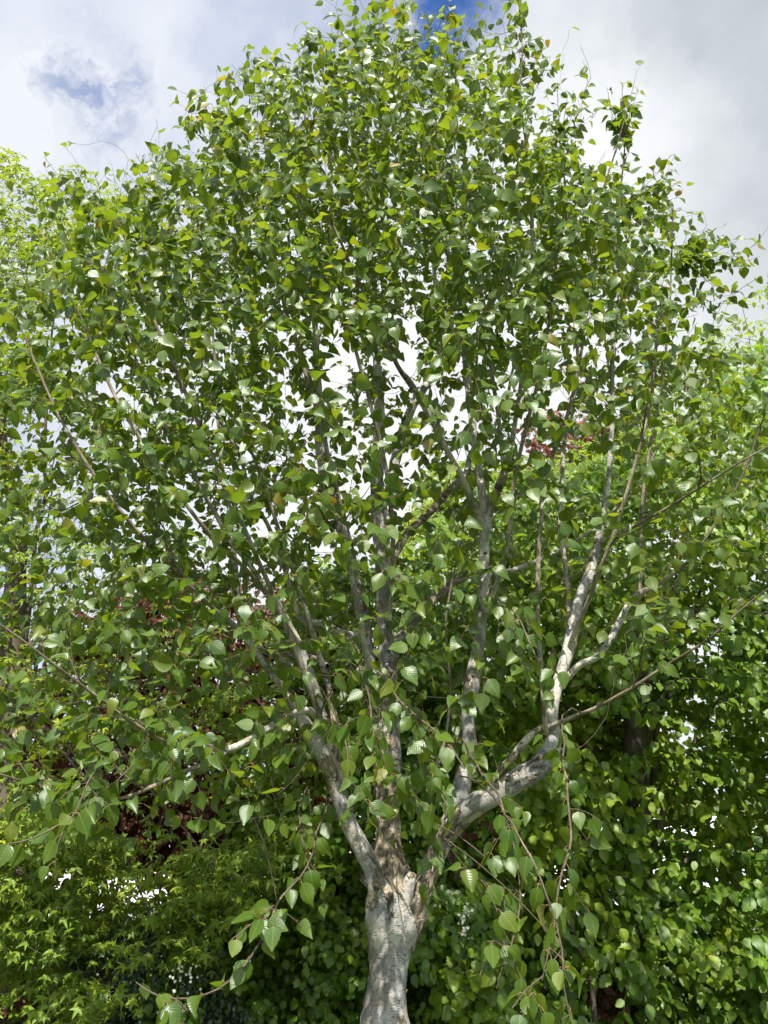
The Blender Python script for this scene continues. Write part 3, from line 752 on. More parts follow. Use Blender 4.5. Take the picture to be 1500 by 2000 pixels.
NP = np.concatenate(nodes_p); NTg = np.concatenate(nodes_t); NR = np.concatenate(nodes_r); NL = np.concatenate(nodes_l)
new_p, new_t, new_r, new_l, new_i, new_j = [], [], [], [], [], []
NI = np.full(len(NP), -1); NJ = np.zeros(len(NP), int); need = {}
batch = 10
def by_distance(pts):
    d = np.min(np.linalg.norm(pts[:, None] - NP[None, ::4], axis=2), axis=1)
    return pts[np.argsort(d)]
grow(by_distance(sample_crown(185, 1.7, 3.0)), 1, 0.0052, 0.0036); flush()
batch = 40
grow(by_distance(sample_crown(560, 1.2, 2.4)), 2, 0.0042, 0.0018); flush()
batch = 150
# sprigs standing out of the top of the crown, traced in the view
SPRIG = [(480, 100), (455, 150), (425, 175), (360, 215), (265, 300), (240, 330), (185, 340), (85, 305), (120, 330), (600, 70), (660, 60), (740, 20), (785, 30), (890, 10), (910, 40), (870, 5), (1000, 5), (1020, 30), (1060, 70), (1075, 110), (1085, 135),
         (1110, 180), (1120, 210), (1185, 170), (1215, 160), (1240, 155), (1190, 200), (1225, 270), (1210, 300), (1310, 305), (1300, 320), (1320, 330), (1290, 360), (1325, 385), (1390, 450), (1380, 440), (1370, 470), (1400, 530), (1440, 470), (1455, 490), (1480, 475), (1470, 550), (1410, 560), (570, 130), (520, 160), (395, 200), (310, 285), (1255, 430), (1345, 450), (820, 25), (940, 60), (980, 110)]
SPRIG = SPRIG + [(x + 4, y + 26) for x, y in SPRIG]
sp = np.array(SPRIG, float)
grow(by_distance(P(sp[:, 0], sp[:, 1], crown_Y(sp[:, 0], sp[:, 1], np.full(len(sp), 0.45)))), 4, 0.0030, 0.0013, 0.5); flush()
grow(by_distance(sample_crown(6600, 1.0)), 3, 0.0035, 0.0013, 0.1); flush()

for rows in HANG:
    p, r, fl = limb_pts(rows, 0.03)
    p = p + (np.stack([vnoise(p, 9), vnoise(p + 9, 9), vnoise(p + 21, 9)], -1) - .5) * 0.02
    r = np.maximum(r * 0.8, 0.0012)
    hang_list.append((p, r))
    d = np.linalg.norm(NP - p[0], axis=1); i = int(np.argmin(d))
    lid = int(NL[i])
    n = max(2, int(d[i] / 0.04)); t = np.linspace(0, 1, n + 1)[:-1, None]
    q0 = NP[i]; conn = q0 * (1 - t) + p[0] * t + np.array([0, 0, 1]) * (t * (1 - t)) * 0.1
    limb_objs[limb_names[lid]].add(np.concatenate([conn, p]), np.concatenate([np.full(len(conn), r[0]), r]), 6)


# ---- birch leaves
LP, LY, LN, LS, LT = [], [], [], [], []
STALK = Tubes()
def leaves_on(pts, r, spacing, start, size, tipyoung, dense_test=True, keepp=1.0, hang=0.7):
    seg = np.linalg.norm(np.diff(pts, axis=0), axis=1)
    L = np.concatenate([[0], np.cumsum(seg)]); tot = L[-1]
    s = start; side = random.choice((-1, 1))
    tan = norm(np.gradient(pts, axis=0))
    while s <= tot + 1e-6:
        f = s / tot
        p = np.array([np.interp(s, L, pts[:, k]) for k in range(3)])
        t = np.array([np.interp(s, L, tan[:, k]) for k in range(3)])
        s += spacing * random.uniform(0.6, 1.5)
        if random.random() > keepp: continue
        lat = norm(np.cross(t, [random.uniform(-.5, .5), random.uniform(-.5, .5), 1.0])) * side
        side = -side
        for twin in range(2 if random.random() < 0.28 else 1):
            out = norm(t * random.uniform(.2, .9) + lat * random.uniform(.5, 1.2) * (1 if twin == 0 else -1) + np.array([random.uniform(-.4, .4), random.uniform(-.6, .3), random.uniform(-.2, .5)]))
            pl = random.uniform(0.012, 0.024)
            base = p + out * pl + np.array([0, 0, -0.004])
            yd = norm(out * random.uniform(.35, 1.0) + np.array([random.uniform(-.45, .45), random.uniform(-.35, .35), -random.uniform(.1, 1.25) * hang * 1.2]))
            nz = np.array([base[0] * 0.05 - .1, -random.uniform(0.0, 1.1), random.uniform(-0.1, 0.9)]) + rng.normal(0, .36, 3)
            LP.append(base); LY.append(yd); LN.append(nz)
            yf = max(0, f - 0.72) / 0.28
            LS.append(size * random.choice((random.uniform(0.85, 1.15), random.uniform(0.6, 1.1))) * (1 - 0.35 * yf * random.random()))
            tt = random.betavariate(2.2, 3.2) * 0.75
            if yf > 0: tt += tipyoung * yf * random.random()
            if random.random() < 0.005: tt = random.uniform(.82, .97)
            LT.append(min(1, tt))
            if size > 0: STALK_L.append((p, p + out * pl * .6 + np.array([0, 0, .002]), base))
STALK_L = []; LV = []; LI = []
for ti, (pts, r, lid, lev, dist) in enumerate(twig_list):
    n_before = len(LP)
    if lev == 1: leaves_on(pts, r, 0.070, dist * 0.45, 0.068, .3)
    elif lev == 2: leaves_on(pts, r, 0.045, dist * 0.25, 0.063, .35)
    elif lev == 4: leaves_on(pts, r, 0.050, max(0.03, dist - 0.35), 0.062, .7)
    else: leaves_on(pts, r, 0.031, 0.03, 0.061, .42)
    LV += [lev] * (len(LP) - n_before); LI += [ti] * (len(LP) - n_before)
nfree = len(LP)
STALKS = Tubes()
for p, r in hang_list:
    leaves_on(p, r, 0.066, 0.05, 0.068, .3, hang=1.35)
    n0 = len(p)
    for q in range(max(2, int(n0 / 9))):
        i = random.randrange(n0 // 5, n0 - 2)
        d = norm(np.array([random.uniform(-1, 1), random.uniform(-.6, .4), random.uniform(-.5, .2)]))
        ln = random.uniform(.05, .13)
        u = np.linspace(0, 1, 5)[:, None]
        sp_ = p[i] + d * ln * u + np.array([0, 0, -.5]) * ln * u ** 2
        rr_ = np.linspace(.0016, .0009, 5)
        STALKS.add(sp_, rr_, 4)
        leaves_on(sp_, rr_, 0.045, 0.03, 0.066, .5, hang=1.3)
# traced: the bunch of big leaves low on the right, and single leaves in front of the fork
LP, LY, LN, LS, LT = map(np.array, (LP, LY, LN, LS, LT))
px, py, ff = proj(LP)
dd = dens(px, py)
clump = vnoise(LP, 3.2)
prob = np.clip(dd / 5.2, 0, 1) * np.clip(0.42 + 1.15 * clump + 0.38 * (dd > 6.2), 0, 1)
prob = np.where((dd < 2.0), prob * 1.25 + 0.05 * (dd > 0.05), prob)
keep = rng.random(len(LP)) < prob
near_mid = (px > 560) & (px < 1260) & (py > 700) & (py < 1560) & (LP[:, 1] < 3.3)
keep &= ~(near_mid & (rng.random(len(LP)) < 0.33))
keep[nfree:] = True
LV = np.array(LV); LI = np.array(LI)
keep[:nfree] |= LV == 4
keep[:nfree] |= (LV <= 2) & (rng.random(nfree) < 0.45) & (dd[:nfree] > 2.2)
far = ff > 3.9
kept = np.nonzero(keep[:nfree])[0]
last = dict(zip(LI[kept].tolist(), kept.tolist()))
has = np.bincount(LI[keep[:nfree]], minlength=len(twig_list))
for ti, (pts, r, lid, lev, dist) in enumerate(twig_list):
    if lev == 3 and has[ti] == 0 and ti not in need: continue
    if lev == 3:
        k = int(np.argmin(np.linalg.norm(pts - LP[last[ti]], axis=1))) + 1 if has[ti] else 0
        k = max(k, 3, need.get(ti, 0) + 2); pts, r = pts[:k], r[:k] * np.linspace(1, .7, len(r[:k]))
    limb_objs[limb_names[lid]].add(pts, r, 6 if r[0] > 0.004 else 4)
STALKS.build('side_shoot', M_BARK, BIRCH)['kind'] = 'stuff'
limb_objs['trunk'].build('trunk', M_BARK, BIRCH)
for k in limb_names[1:]:
    limb_objs[k].build('limb', M_BARK, BIRCH)
print('birch leaves', keep.sum(), 'of', len(LP))
tmpl = [blade(10, ovate, serr=.035, fold=f, droop=d, roll=rl, wave=w, seed=i) for i, (f, d, rl, w) in enumerate(
    [(.10, .18, 0, .02), (.22, .30, 0, .03), (.05, .05, .25, .02), (-.08, .25, .1, .035), (.30, .10, 0, .02), (.12, .45, .15, .03)])]
leaf_object('crown', tmpl, LP[keep], LY[keep], LN[keep], LS[keep], LT[keep], M_BIRCH, BIRCH, 3)
st = [STALK_L[i] for i in np.nonzero(keep)[0]]
A = np.array(st)                        # (n,3,3)
n = len(A)
th = np.arange(3) * 2 * math.pi / 3
ringo = np.stack([np.cos(th), np.sin(th) * .7, np.sin(th)], -1) * 0.0009
v = (A[:, :, None, :] + ringo[None, None]).reshape(-1, 3)
q = []
for a in range(2):
    for b in range(3):
        q.append([a * 3 + b, a * 3 + (b + 1) % 3, (a + 1) * 3 + (b + 1) % 3, (a + 1) * 3 + b])
q = np.array(q)
fl = (q[None] + (np.arange(n) * 9)[:, None, None]).reshape(-1)
M_STALK = simple_mat("leaf_stalk", (0.16, 0.13, 0.04), (0.26, 0.12, 0.07), 12, 0.6, 0.0)
o = build('leaf_stalk', v, fl, np.full(n * 6, 4), [M_STALK], BIRCH)
o['kind'] = 'stuff'

# ---- peeling bark flakes round the fork
def flakes():
    FL = []
    for name, y0, y1, num, smin, smax in (('trunk', 1640, 1790, 95, .008, .026), ('trunk', 1350, 1640, 60, .010, .034), ('right', 1560, 1830, 50, .007, .022), ('left', 1480, 1740, 26, .007, .020),
                                      ('big_right', 1480, 1640, 34, .007, .020), ('trunk', 1900, 2010, 8, .01, .02), ('mid_l', 850, 1300, 30, .008, .022), ('trunk', 1000, 1350, 36, .01, .026), ('right', 1000, 1560, 30, .008, .02)):
        p, r, fl = limb_pts(LIMBS[name], 0.02)
        _, yy, _ = proj(p)
        idx = np.nonzero((yy > y0) & (yy < y1))[0]
        t = norm(np.gradient(p, axis=0))
        for _ in range(num):
            i = random.choice(idx)
            ang = random.uniform(0, 2 * math.pi)
            a = norm(np.cross(t[i], [0.1, 1, 0])); b = np.cross(t[i], a)
            nrm = math.cos(ang) * a + math.sin(ang) * b
            lat = np.cross(t[i], nrm)
            c = p[i] + nrm * r[i] * 0.99
            s = random.uniform(smin, smax)
            w = s * random.uniform(.22, .6)
            curl = random.uniform(.1, .8)
            up = random.choice((-1, 1))
            m = 5; grid = []
            wd = rng.uniform(.35, 1.2, m)
            sk = np.cumsum(rng.normal(0, .14, m))
            for gi in range(m):
                for gj in range(m):
                    u_ = (gi / (m - 1) - .5) * wd[gj] + sk[gj] * .5; v_ = gj / (m - 1) + rng.normal(0, .04)
                    lift = curl * max(v_, 0) ** 1.6 * s * .5 + .0015
                    grid.append(c + lat * u_ * w + t[i] * up * v_ * s * (1 - .25 * curl * v_) + nrm * (lift - (u_ * w) ** 2 / (2 * r[i])))
            FL.append((s, np.array(grid), m))
    FL.sort(key=lambda f: -f[0])
    q = np.array([(g * 5 + h, g * 5 + h + 1, (g + 1) * 5 + h + 1, (g + 1) * 5 + h) for g in range(4) for h in range(4)])
    for s, g, m in FL[:100]:
        build('bark_flake', g, q.ravel(), np.full(16, 4), [M_PEEL], BIRCH).modifiers.new('thick', 'SOLIDIFY').thickness = 0.0012
    rest = FL[100:]
    V = np.concatenate([g for _, g, _ in rest]); Q = np.concatenate([q + 25 * k for k in range(len(rest))])
    o = build('bark_flake', V, Q.ravel(), np.full(len(Q), 4), [M_PEEL], BIRCH)
    o['kind'] = 'stuff'
    o.modifiers.new('thick', 'SOLIDIFY').thickness = 0.0012
    # torn-off stump in the fork
    tb = Tubes()
    s0 = P(788, 1775, 3.74); s1 = P(800, 1720, 3.72); s2 = P(806, 1705, 3.72)
    tb.add(np.array([s0, (s0 + s1) / 2, s1, s2, s2 + [0, 0, .004]]), np.array([.030, .028, .026, .018, .002]), 14, [.4, .4, .3, .9, 1], .15)
    tb.build('broken_stump', M_BARK, BIRCH)
flakes()

# ================================================================== background trees
def inside(poly, x, y):
    poly = np.asarray(poly, float)
    c = np.zeros(np.shape(x), bool)
    j = len(poly) - 1
    for i in range(len(poly)):
        xi, yi = poly[i]; xj, yj = poly[j]
        cond = ((yi > y) != (yj > y)) & (x < (xj - xi) * (y - yi) / (yj - yi + 1e-12) + xi)
        c ^= cond; j = i
    return c

def sprays(poly, Y0, Y1, count, r, per=9, length=.42, size=.08, voids=(), clump=1.6, thr=.38, droop=.5, face=.8, up=.25,
           ragged=26, tier=0.0, front_bias=1.0, sizevar=.25):
    """leafy shoots filling a crown whose outline is poly (view), between distances Y0 and Y1"""
    poly = np.asarray(poly, float)
    x0, y0 = poly.min(0) - 30; x1, y1 = poly.max(0) + 30
    O = []
    tot = 0
    while tot < count:
        n = count * 3
        x = r.uniform(x0, x1, n); y = r.uniform(y0, y1, n)
        u = r.random(n) ** front_bias
        Y = Y0 + (Y1 - Y0) * u
        p = P(x, y, Y)
        ok = inside(poly, x + (vnoise(p, 2.2) - .5) * ragged * 4, y + (vnoise(p + 13, 2.2) - .5) * ragged * 4)
        cn = vnoise(p, clump) * .65 + vnoise(p + 7, clump * 2.3) * .35
        if tier: cn = cn + tier * np.sin(p[:, 2] * 11 + vnoise(p, 1.1) * 9)
        ok &= (cn > thr) | (r.random(n) < .12)
        for (vx, vy, rx, ry, dep) in voids:
            e = ((x - vx) / rx) ** 2 + ((y - vy) / ry) ** 2 + (vnoise(p + 3, 2.5) - .5) * 1.6
            ok &= ~((e < 1) & (u < dep))
        O.append(p[ok]); tot += ok.sum()
    O = np.concatenate(O)[:count]
    n = len(O)
    ang = r.uniform(-1.45, 1.45, n)
    d = norm(np.stack([np.sin(ang), -np.cos(ang) * r.uniform(.2, 1.1, n), up + r.normal(0, .3, n)], -1))
    ln = length * r.uniform(.5, 1.25, n)
    s = (np.arange(per) + .6) / per
    pos = O[:, None] + d[:, None] * (s[None, :, None] - .5) * ln[:, None, None]
    pos = pos + np.array([0, 0, -1.0]) * (droop * s[None, :, None] ** 2 * ln[:, None, None])
    tang = norm(d[:, None] + np.array([0, 0, -2.0]) * (droop * s[None, :, None]))
    side = np.where(np.arange(per) % 2 == 0, 1.0, -1.0)[None, :, None]
    lat = norm(np.cross(tang, np.array([0, 0, 1.0])))
    yd = norm(tang * .7 + lat * side * r.uniform(.4, 1.1, (n, per, 1)) + np.array([0, 0, -1.0]) * r.uniform(0, 1.0, (n, per, 1)) + r.normal(0, .25, (n, per, 3)))
    pos = pos + lat * side * size * .18 + r.normal(0, size * .12, (n, per, 3))
    nm = np.array([0, -face, 1.0 - .35 * face]) + r.normal(0, .38, (n, per, 3))
    sz = size * (1 + r.uniform(-sizevar, sizevar, (n, per)))
    tw = (O, d, ln, droop)
    base_t = np.clip(r.beta(2, 2.6, n) + (vnoise(O + 5, 1.3) - .45) * 1.1, 0, 1)[:, None]
    tint = np.clip(base_t * .6 + r.beta(2, 3, (n, per)) * .45 + (s[None] - .5) * .15, 0, 1)
    return pos.reshape(-1, 3), yd.reshape(-1, 3), nm.reshape(-1, 3), sz.ravel(), tint.ravel(), tw

def twigs_of(tb, tw, rad=.0016, frac=1.0, r=rng):
    O, d, ln, droop = tw
    s = np.linspace(0, 1, 4)[:, None]
    for i in range(len(O)):
        if random.random() > frac: continue
        p = O[i] + d[i] * (s - .5) * ln[i] + np.array([0, 0, -1.0]) * droop * s ** 2 * ln[i]
        tb.add(p, np.linspace(rad * 1.4, rad * .6, 4), 3)

def branches(tb, base, targets, r0, seed, rise=.5, seg=14, wob=.03):
    r = np.random.default_rng(seed)
    for q in targets:
        q = np.asarray(q, float)
        dist = np.linalg.norm(q - base)
        mid = base * .5 + q * .5; 
        c1 = base + np.array([0, 0, dist * rise]); 
        t = np.linspace(0, 1, seg)[:, None]
        p = (1 - t) ** 2 * base + 2 * (1 - t) * t * (c1 * .6 + mid * .4) + t * t * q
        p += r.normal(0, wob, (seg, 3)) * np.sin(t * math.pi)
        rr = r0 * (1 - t[:, 0]) ** 1.2 + .004
        tb.add(p, rr, 7, np.ones(seg), .1)

T_OV = [blade(3, ellip, fold=f, droop=d, seed=i) for i, (f, d) in enumerate([(.15, .2), (.3, .1), (.05, .4)])]
T_ROUND = [blade(8, horn, serr=.09, fold=f, droop=d, seed=i) for i, (f, d) in enumerate([(.12, .2), (.28, .12), (.04, .4)])]
T_SMALL = [blade(3, roundish, fold=f, droop=d, seed=i) for i, (f, d) in enumerate([(.15, .2), (.3, .1), (.05, .35)])]
T_STAR = [star(i) for i in range(4)]
T_PAL = [star(10 + i, 5, .5) for i in range(3)]

def tree(name, label, cat, base, layers, templates, mat, trunk_pts=None, branch_targets=(), br=.03, seed=0, wood=M_WOOD, twig_frac=.5, group=None, branch_from=None):
    r = np.random.default_rng(seed)
    t = thing(name, label, cat, tuple(base), group)
    tb = Tubes()
    if trunk_pts is not None:
        p, rr, fl = limb_pts(trunk_pts, .08)
        tb.add(p, rr, 12, np.ones(len(p)), .15)
    b0 = np.array(branch_from if branch_from is not None else base, float)
    branches(tb, b0, branch_targets, br, seed)
    arrs = []
    for L in layers:
        *a, tw = sprays(r=r, **L)
        arrs.append(a)
        twigs_of(tb, tw, frac=twig_frac)
    cat_ = [np.concatenate([a[i] for a in arrs]) for i in range(5)]
    tb.build('trunk', wood, t)
    leaf_object('crown', templates, *cat_, mat, t, seed + 5)
    print(name, len(cat_[0]))
    return t

# --- hornbeam: tall dense hedge tree on the right
poly_h = [(830, 1010), (900, 960), (1020, 930), (1120, 930), (1220, 880), (1330, 800), (1420, 700), (1560, 640), (1800, 620), (1800, 2250), (880, 2250), (880, 1750), (820, 1500), (800, 1200)]
vo_h = [(1380, 1560, 170, 180, 1.1), (1150, 1640, 50, 40, .8), (1420, 1780, 60, 40, .8), (1120, 1380, 60, 40, .8), (1250, 1500, 90, 60, .7), (1400, 1130, 130, 60, .6), (1000, 1195, 60, 45, .8), (1330, 1420, 120, 50, .8), (1000, 1880, 70, 130, .8), (1180, 1950, 90, 70, .7), (930, 1560, 60, 70, .8), (1330, 1940, 70, 70, .6)]
tree('hornbeam_tree', 'tall dense hornbeam hedge with toothed green leaves and dark gaps, right of the birch trunk', 'hedge tree',
     P(1250, 2450, 6.4) * [1, 1, 0],
     [dict(poly=poly_h, Y0=5.3, Y1=6.2, count=2000, per=10, size=.080, length=.5, voids=vo_h, thr=.53, clump=1.9, droop=.55, face=.75, tier=.05),
      dict(poly=poly_h, Y0=6.2, Y1=8.0, count=3400, per=10, size=.088, length=.5, thr=.36, clump=1.3, droop=.5, face=.6)],
     T_ROUND, M_HEDGE,
     [(1250, 2500, 6.6, 70), (1255, 2000, 6.6, 55), (1240, 1500, 6.6, 45), (1260, 1000, 6.6, 25), (1280, 820, 6.6, 8)],
     [P(x, y, 6.4) for x, y in ((900, 1500), (1000, 1250), (1450, 1300), (1500, 1600), (1050, 1700), (1400, 1900), (1350, 1000), (950, 1100), (1480, 900))], .035, 1, branch_from=P(1252, 1800, 6.6))

# --- lime-green tree behind, top shows over the hedge
poly_l = [(760, 1180), (790, 1000), (850, 905), (950, 880), (1060, 900), (1160, 880), (1250, 800), (1310, 700), (1330, 1100), (1300, 1500), (800, 1600)]
tree('field_maple_tree', 'bright yellow-green maple showing behind the birch stems above the dark hedge', 'maple tree',
     P(1050, 2350, 7.9) * [1, 1, 0],
     [dict(poly=poly_l, Y0=7.0, Y1=7.8, count=1500, per=9, size=.095, length=.5, thr=.40, face=.9),
      dict(poly=poly_l, Y0=7.8, Y1=8.8, count=900, per=9, size=.095, length=.5, thr=.36, face=.6)],
     T_PAL, M_LIME, [(1040, 2400, 8, 40), (1045, 1500, 8, 30), (1040, 950, 8, 8)], [P(x, y, 8) for x, y in ((850, 1000), (1200, 900), (1250, 1100), (820, 1300))], .03, 2, branch_from=P(1045, 1500, 8.0))

# --- golden-green tree at the far right
poly_g = [(1330, 760), (1360, 650), (1410, 610), (1460, 560), (1530, 520), (1700, 500), (1850, 600), (1850, 1500), (1330, 1500)]
tree('lime_tree', 'golden green tree rising above the hedge at the right edge of the photo', 'tree',
     P(1600, 2300, 8.8) * [1, 1, 0],
     [dict(poly=poly_g, Y0=8.0, Y1=9.6, count=1500, per=9, size=.075, length=.5, thr=.40, face=.7, up=.6)],
     T_OV, M_LIME, [(1600, 2300, 8.9, 50), (1600, 1200, 8.9, 40), (1590, 620, 8.9, 8)], [P(x, y, 8.9) for x, y in ((1400, 700), (1450, 600), (1700, 650), (1380, 900))], .03, 3, branch_from=P(1600, 1300, 8.9))

# --- copper beech behind, dark red tops
poly_c = [(1030, 860), (1060, 810), (1100, 780), (1170, 790), (1240, 800), (1300, 830), (1310, 900), (1260, 960), (1200, 1000), (1100, 960), (1040, 900)]
tree('copper_beech_tree', 'dark red copper beech top showing between the birch stems above the green trees', 'copper beech',
     P(1150, 2300, 9.6) * [1, 1, 0],
     [dict(poly=poly_c, Y0=9.2, Y1=10.2, count=330, per=9, size=.085, length=.5, thr=.30, face=.8, ragged=20)],
     T_OV, M_COPPER, [(1150, 2300, 9.7, 40), (1150, 1200, 9.7, 30), (1150, 860, 9.7, 6)], [P(x, y, 9.6) for x, y in ((1060, 830), (1240, 840), (1110, 790))], .02, 4, branch_from=P(1150, 1100, 9.7))

# --- small-leaved shrub in the middle behind the trunk
poly_m = [(430, 1500), (480, 1380), (520, 1200), (580, 1110), (680, 1090), (780, 1110), (860, 1200), (900, 1400), (960, 1600), (1000, 1800), (1000, 2300), (300, 2300), (330, 1850), (420, 1700)]
vo_m = [(620, 1560, 60, 45, .7), (400, 1720, 90, 70, .8), (560, 1880, 60, 120, .75), (520, 1640, 70, 50, .7), (900, 1900, 50, 90, .7), (700, 1700, 50, 60, .6)]
tree('privet_shrub', 'tall small-leaved green shrub directly behind the birch trunk at the bottom', 'shrub',
     P(650, 2400, 6.0) * [1, 1, 0],
     [dict(poly=poly_m, Y0=5.2, Y1=5.9, count=2300, per=11, size=.052, length=.34, voids=vo_m, thr=.53, clump=2.3, droop=.3, face=.8, tier=.10),
      dict(poly=poly_m, Y0=5.9, Y1=7.2, count=2300, per=11, size=.058, length=.36, thr=.38, clump=2.0, droop=.3, face=.6)],
     T_SMALL, M_SHRUB, [(650, 2400, 6.1, 40), (650, 1700, 6.1, 28), (660, 1200, 6.1, 8)], [P(x, y, 6.0) for x, y in ((480, 1500), (560, 1250), (800, 1300), (850, 1600), (450, 1850), (880, 1900), (600, 1150), (760, 1150))], .02, 5, branch_from=P(650, 2000, 6.1))

# --- dark-red leaved tree on the left behind
poly_r = [(60, 1450), (120, 1250), (200, 1160), (330, 1130), (470, 1120), (600, 1170), (650, 1300), (640, 1500), (560, 1600), (420, 1650), (200, 1660), (80, 1620)]
tree('plum_tree', 'dark red purple-leaved plum tree behind the left half of the birch', 'plum tree',
     P(350, 2400, 7.4) * [1, 1, 0],
     [dict(poly=poly_r, Y0=6.6, Y1=7.6, count=1500, per=9, size=.075, length=.42, thr=.42, face=.8)],
     T_OV, M_COPPER, [(350, 2400, 7.3, 50), (350, 1700, 7.3, 36), (340, 1250, 7.3, 10)], [P(x, y, 7.2) for x, y in ((150, 1350), (250, 1250), (500, 1250), (580, 1400), (450, 1550), (200, 1600))], .03, 6, branch_from=P(350, 1800, 7.3))

# --- hawthorn screen behind the plum and sweetgum
poly_s = [(-250, 1300), (-100, 1220), (60, 1260), (200, 1350), (400, 1400), (600, 1400), (700, 1500), (700, 2300), (-250, 2300)]
tree('hawthorn_shrub', 'deep green hawthorn thicket closing the left background behind the plum tree', 'shrub',
     P(150, 2400, 8.2) * [1, 1, 0],
     [dict(poly=poly_s, Y0=7.7, Y1=9.0, count=1900, per=10, size=.07, length=.45, thr=.36, face=.7)],
     T_SMALL, M_SHRUB, [(150, 2400, 8.3, 40), (150, 1400, 8.3, 12)], [P(x, y, 8.3) for x, y in ((-50, 1500), (350, 1500), (500, 1700))], .03, 7, branch_from=P(150, 2000, 8.3))

# --- sweetgum on the left: star leaves, dark trunk
def sg(poly, count, Y0=5.4, Y1=6.8, thr=.46, **k):
    d = dict(poly=poly, Y0=Y0, Y1=Y1, count=count, per=8, size=.092, length=.40, thr=thr, clump=1.9, face=.7, droop=.35, up=.35)
    d.update(k); return d
sgt = tree('sweetgum_tree', 'sweetgum with a dark trunk and bright star-shaped leaves at the left edge', 'sweetgum tree',
     P(22, 2450, 6.1) * [1, 1, 0],
     [sg([(-200, 250), (-20, 290), (40, 330), (120, 380), (140, 480), (100, 640), (60, 800), (-60, 900), (-250, 900)], 700, thr=.36, up=.8),
      sg([(130, 345), (260, 400), (230, 470), (120, 470)], 40, thr=.3, up=.8),
      sg([(-250, 850), (60, 900), (150, 980), (230, 1010), (280, 1080), (200, 1180), (60, 1180), (-250, 1250)], 250, thr=.42, size=.08),
      sg([(-250, 1180), (60, 1180), (260, 1200), (420, 1260), (560, 1420), (600, 1600), (420, 1680), (200, 1620), (-250, 1640)], 400, thr=.50, size=.085),
      sg([(-250, 1580), (120, 1610), (300, 1660), (440, 1640), (560, 1600), (600, 1640), (520, 1760), (430, 1830), (250, 1850), (210, 1960), (120, 2120), (-250, 2200)], 1250, Y0=4.6, Y1=6.4, thr=.46, tier=.08, size=.082)],
     T_STAR, M_STAR,
     [(20, 2500, 6.1, 75), (24, 1700, 6.1, 62), (24, 1330, 6.1, 50), (28, 1180, 6.1, 44), (38, 1060, 6.1, 32), (30, 980, 6.1, 24), (10, 900, 6.1, 18), (0, 760, 6.1, 14), (-20, 600, 6.1, 9), (-15, 430, 6.1, 3)],
     [P(x, y, Y) for x, y, Y in ((160, 1150, 6.0), (110, 880, 6.2), (290, 1180, 5.6), (360, 1290, 5.5), (250, 1480, 5.2), (420, 1700, 5.2), (540, 1640, 5.2), (300, 1800, 5.0), (330, 1420, 5.6), (-150, 1000, 6), (120, 400, 6.1), (200, 1560, 5.2), (140, 1000, 6.0))],
     .022, 8, branch_from=P(24, 1420, 6.1), twig_frac=1.0)

# --- ivy-clad dark shrub with white flowers bottom left; flowers also right of the trunk
def blossom(parent, cl, r, Y):
    pos, yd, nm, sz, tn = [], [], [], [], []
    for (x, y, n, sx, sy) in cl:
        xs = r.normal(x, sx, n); ys = r.normal(y, sy, n)
        c = P(xs, ys, Y + r.uniform(-.08, .08, n))
        for q in c:
            for k in range(5):
                a = k * 2 * math.pi / 5 + r.uniform(0, .5)
                pos.append(q); yd.append([math.cos(a), -.25, math.sin(a)]); nm.append([0, -1, .3]); sz.append(.009); tn.append(.5)
    v, f, s, uv, t = leaves([blade(2, roundish, seed=1)], np.array(pos), np.array(yd), np.array(nm, float), np.array(sz), np.array(tn), r)
    return build('blossom', v, f, s, [M_PETAL], parent, None, uv)
poly_i = [(170, 1830), (240, 1790), (330, 1830), (420, 1850), (460, 1950), (470, 2300), (100, 2300), (130, 1950)]
ivy = tree('firethorn_shrub', 'dark firethorn with cream white flower clusters at the bottom left', 'shrub',
     P(300, 2400, 5.6) * [1, 1, 0],
     [dict(poly=poly_i, Y0=5.2, Y1=6.0, count=900, per=10, size=.036, length=.26, thr=.34, face=.8, clump=2.6)],
     T_OV, M_IVY, [(300, 2400, 5.6, 24), (310, 1900, 5.6, 8)], [P(x, y, 5.6) for x, y in ((200, 1900), (400, 1920))], .01, 9)
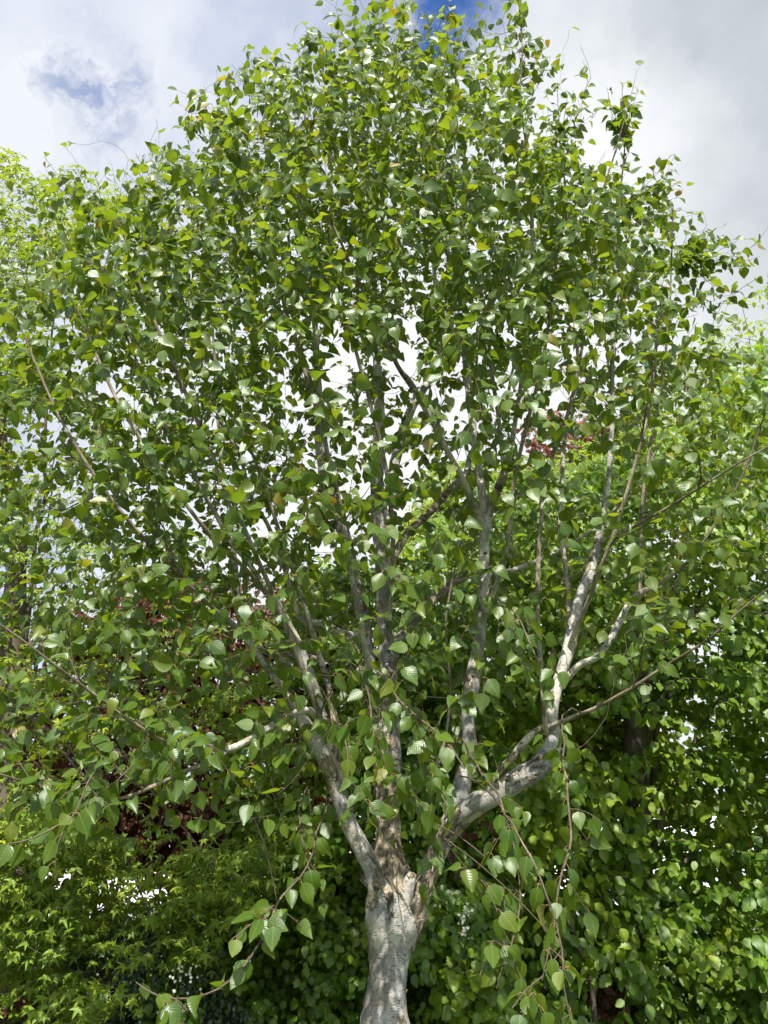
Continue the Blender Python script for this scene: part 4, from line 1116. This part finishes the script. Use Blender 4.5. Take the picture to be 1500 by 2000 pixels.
blossom(ivy, [(345, 1960, 34, 14, 26), (190, 1965, 40, 10, 20), (360, 1900, 14, 10, 12), (175, 1990, 20, 8, 14), (395, 1870, 10, 12, 12)], np.random.default_rng(3), 5.15)

poly_w = [(860, 1760), (900, 1720), (950, 1740), (980, 1820), (960, 1920), (1000, 2050), (1000, 2300), (850, 2300), (850, 1900)]
wf = tree('viburnum_shrub', 'leafy viburnum with small white flower heads just right of the birch trunk', 'shrub',
     P(910, 2400, 5.3) * [1, 1, 0],
     [dict(poly=poly_w, Y0=4.9, Y1=5.4, count=330, per=9, size=.06, length=.3, thr=.38, face=.9, clump=2.4)],
     T_SMALL, M_SHRUB, [(910, 2400, 5.3, 18), (905, 1800, 5.3, 6)], [P(x, y, 5.2) for x, y in ((870, 1850), (960, 1900))], .008, 10)
blossom(wf, [(905, 1790, 16, 6, 9), (903, 1818, 12, 5, 6), (913, 1778, 8, 4, 4)], np.random.default_rng(4), 4.88)

tree('copper_shrub', 'low red-leaved shrub in the bottom left corner', 'shrub', P(10, 2400, 5.0) * [1, 1, 0],
     [dict(poly=[(-200, 1930), (40, 1945), (75, 1990), (60, 2300), (-200, 2300)], Y0=4.7, Y1=5.4, count=230, per=9, size=.055, length=.25, thr=.3, face=.8)],
     T_OV, M_COPPER, [(10, 2400, 5, 14), (10, 1990, 5, 5)], (), .006, 11)
tree('copper_beech_tree', 'dark copper beech branches glimpsed low through the green hedge right of the trunk', 'copper beech', P(1160, 2400, 5.8) * [1, 1, 0],
     [dict(poly=[(1090, 1860), (1150, 1830), (1220, 1850), (1230, 1960), (1170, 2050), (1090, 1980)], Y0=6.0, Y1=6.4, count=26, per=8, size=.07, length=.3, thr=.2, face=.8),
      dict(poly=[(890, 1590), (960, 1560), (980, 1620), (920, 1680), (880, 1650)], Y0=5.1, Y1=5.7, count=14, per=8, size=.055, length=.3, thr=.2, face=.8)],
     T_OV, M_COPPER, [(1160, 2400, 5.7, 20), (1150, 1900, 5.7, 8), (1000, 1650, 5.7, 4)], [P(930, 1620, 5.6)], .008, 12, branch_from=P(1150, 1900, 5.7))
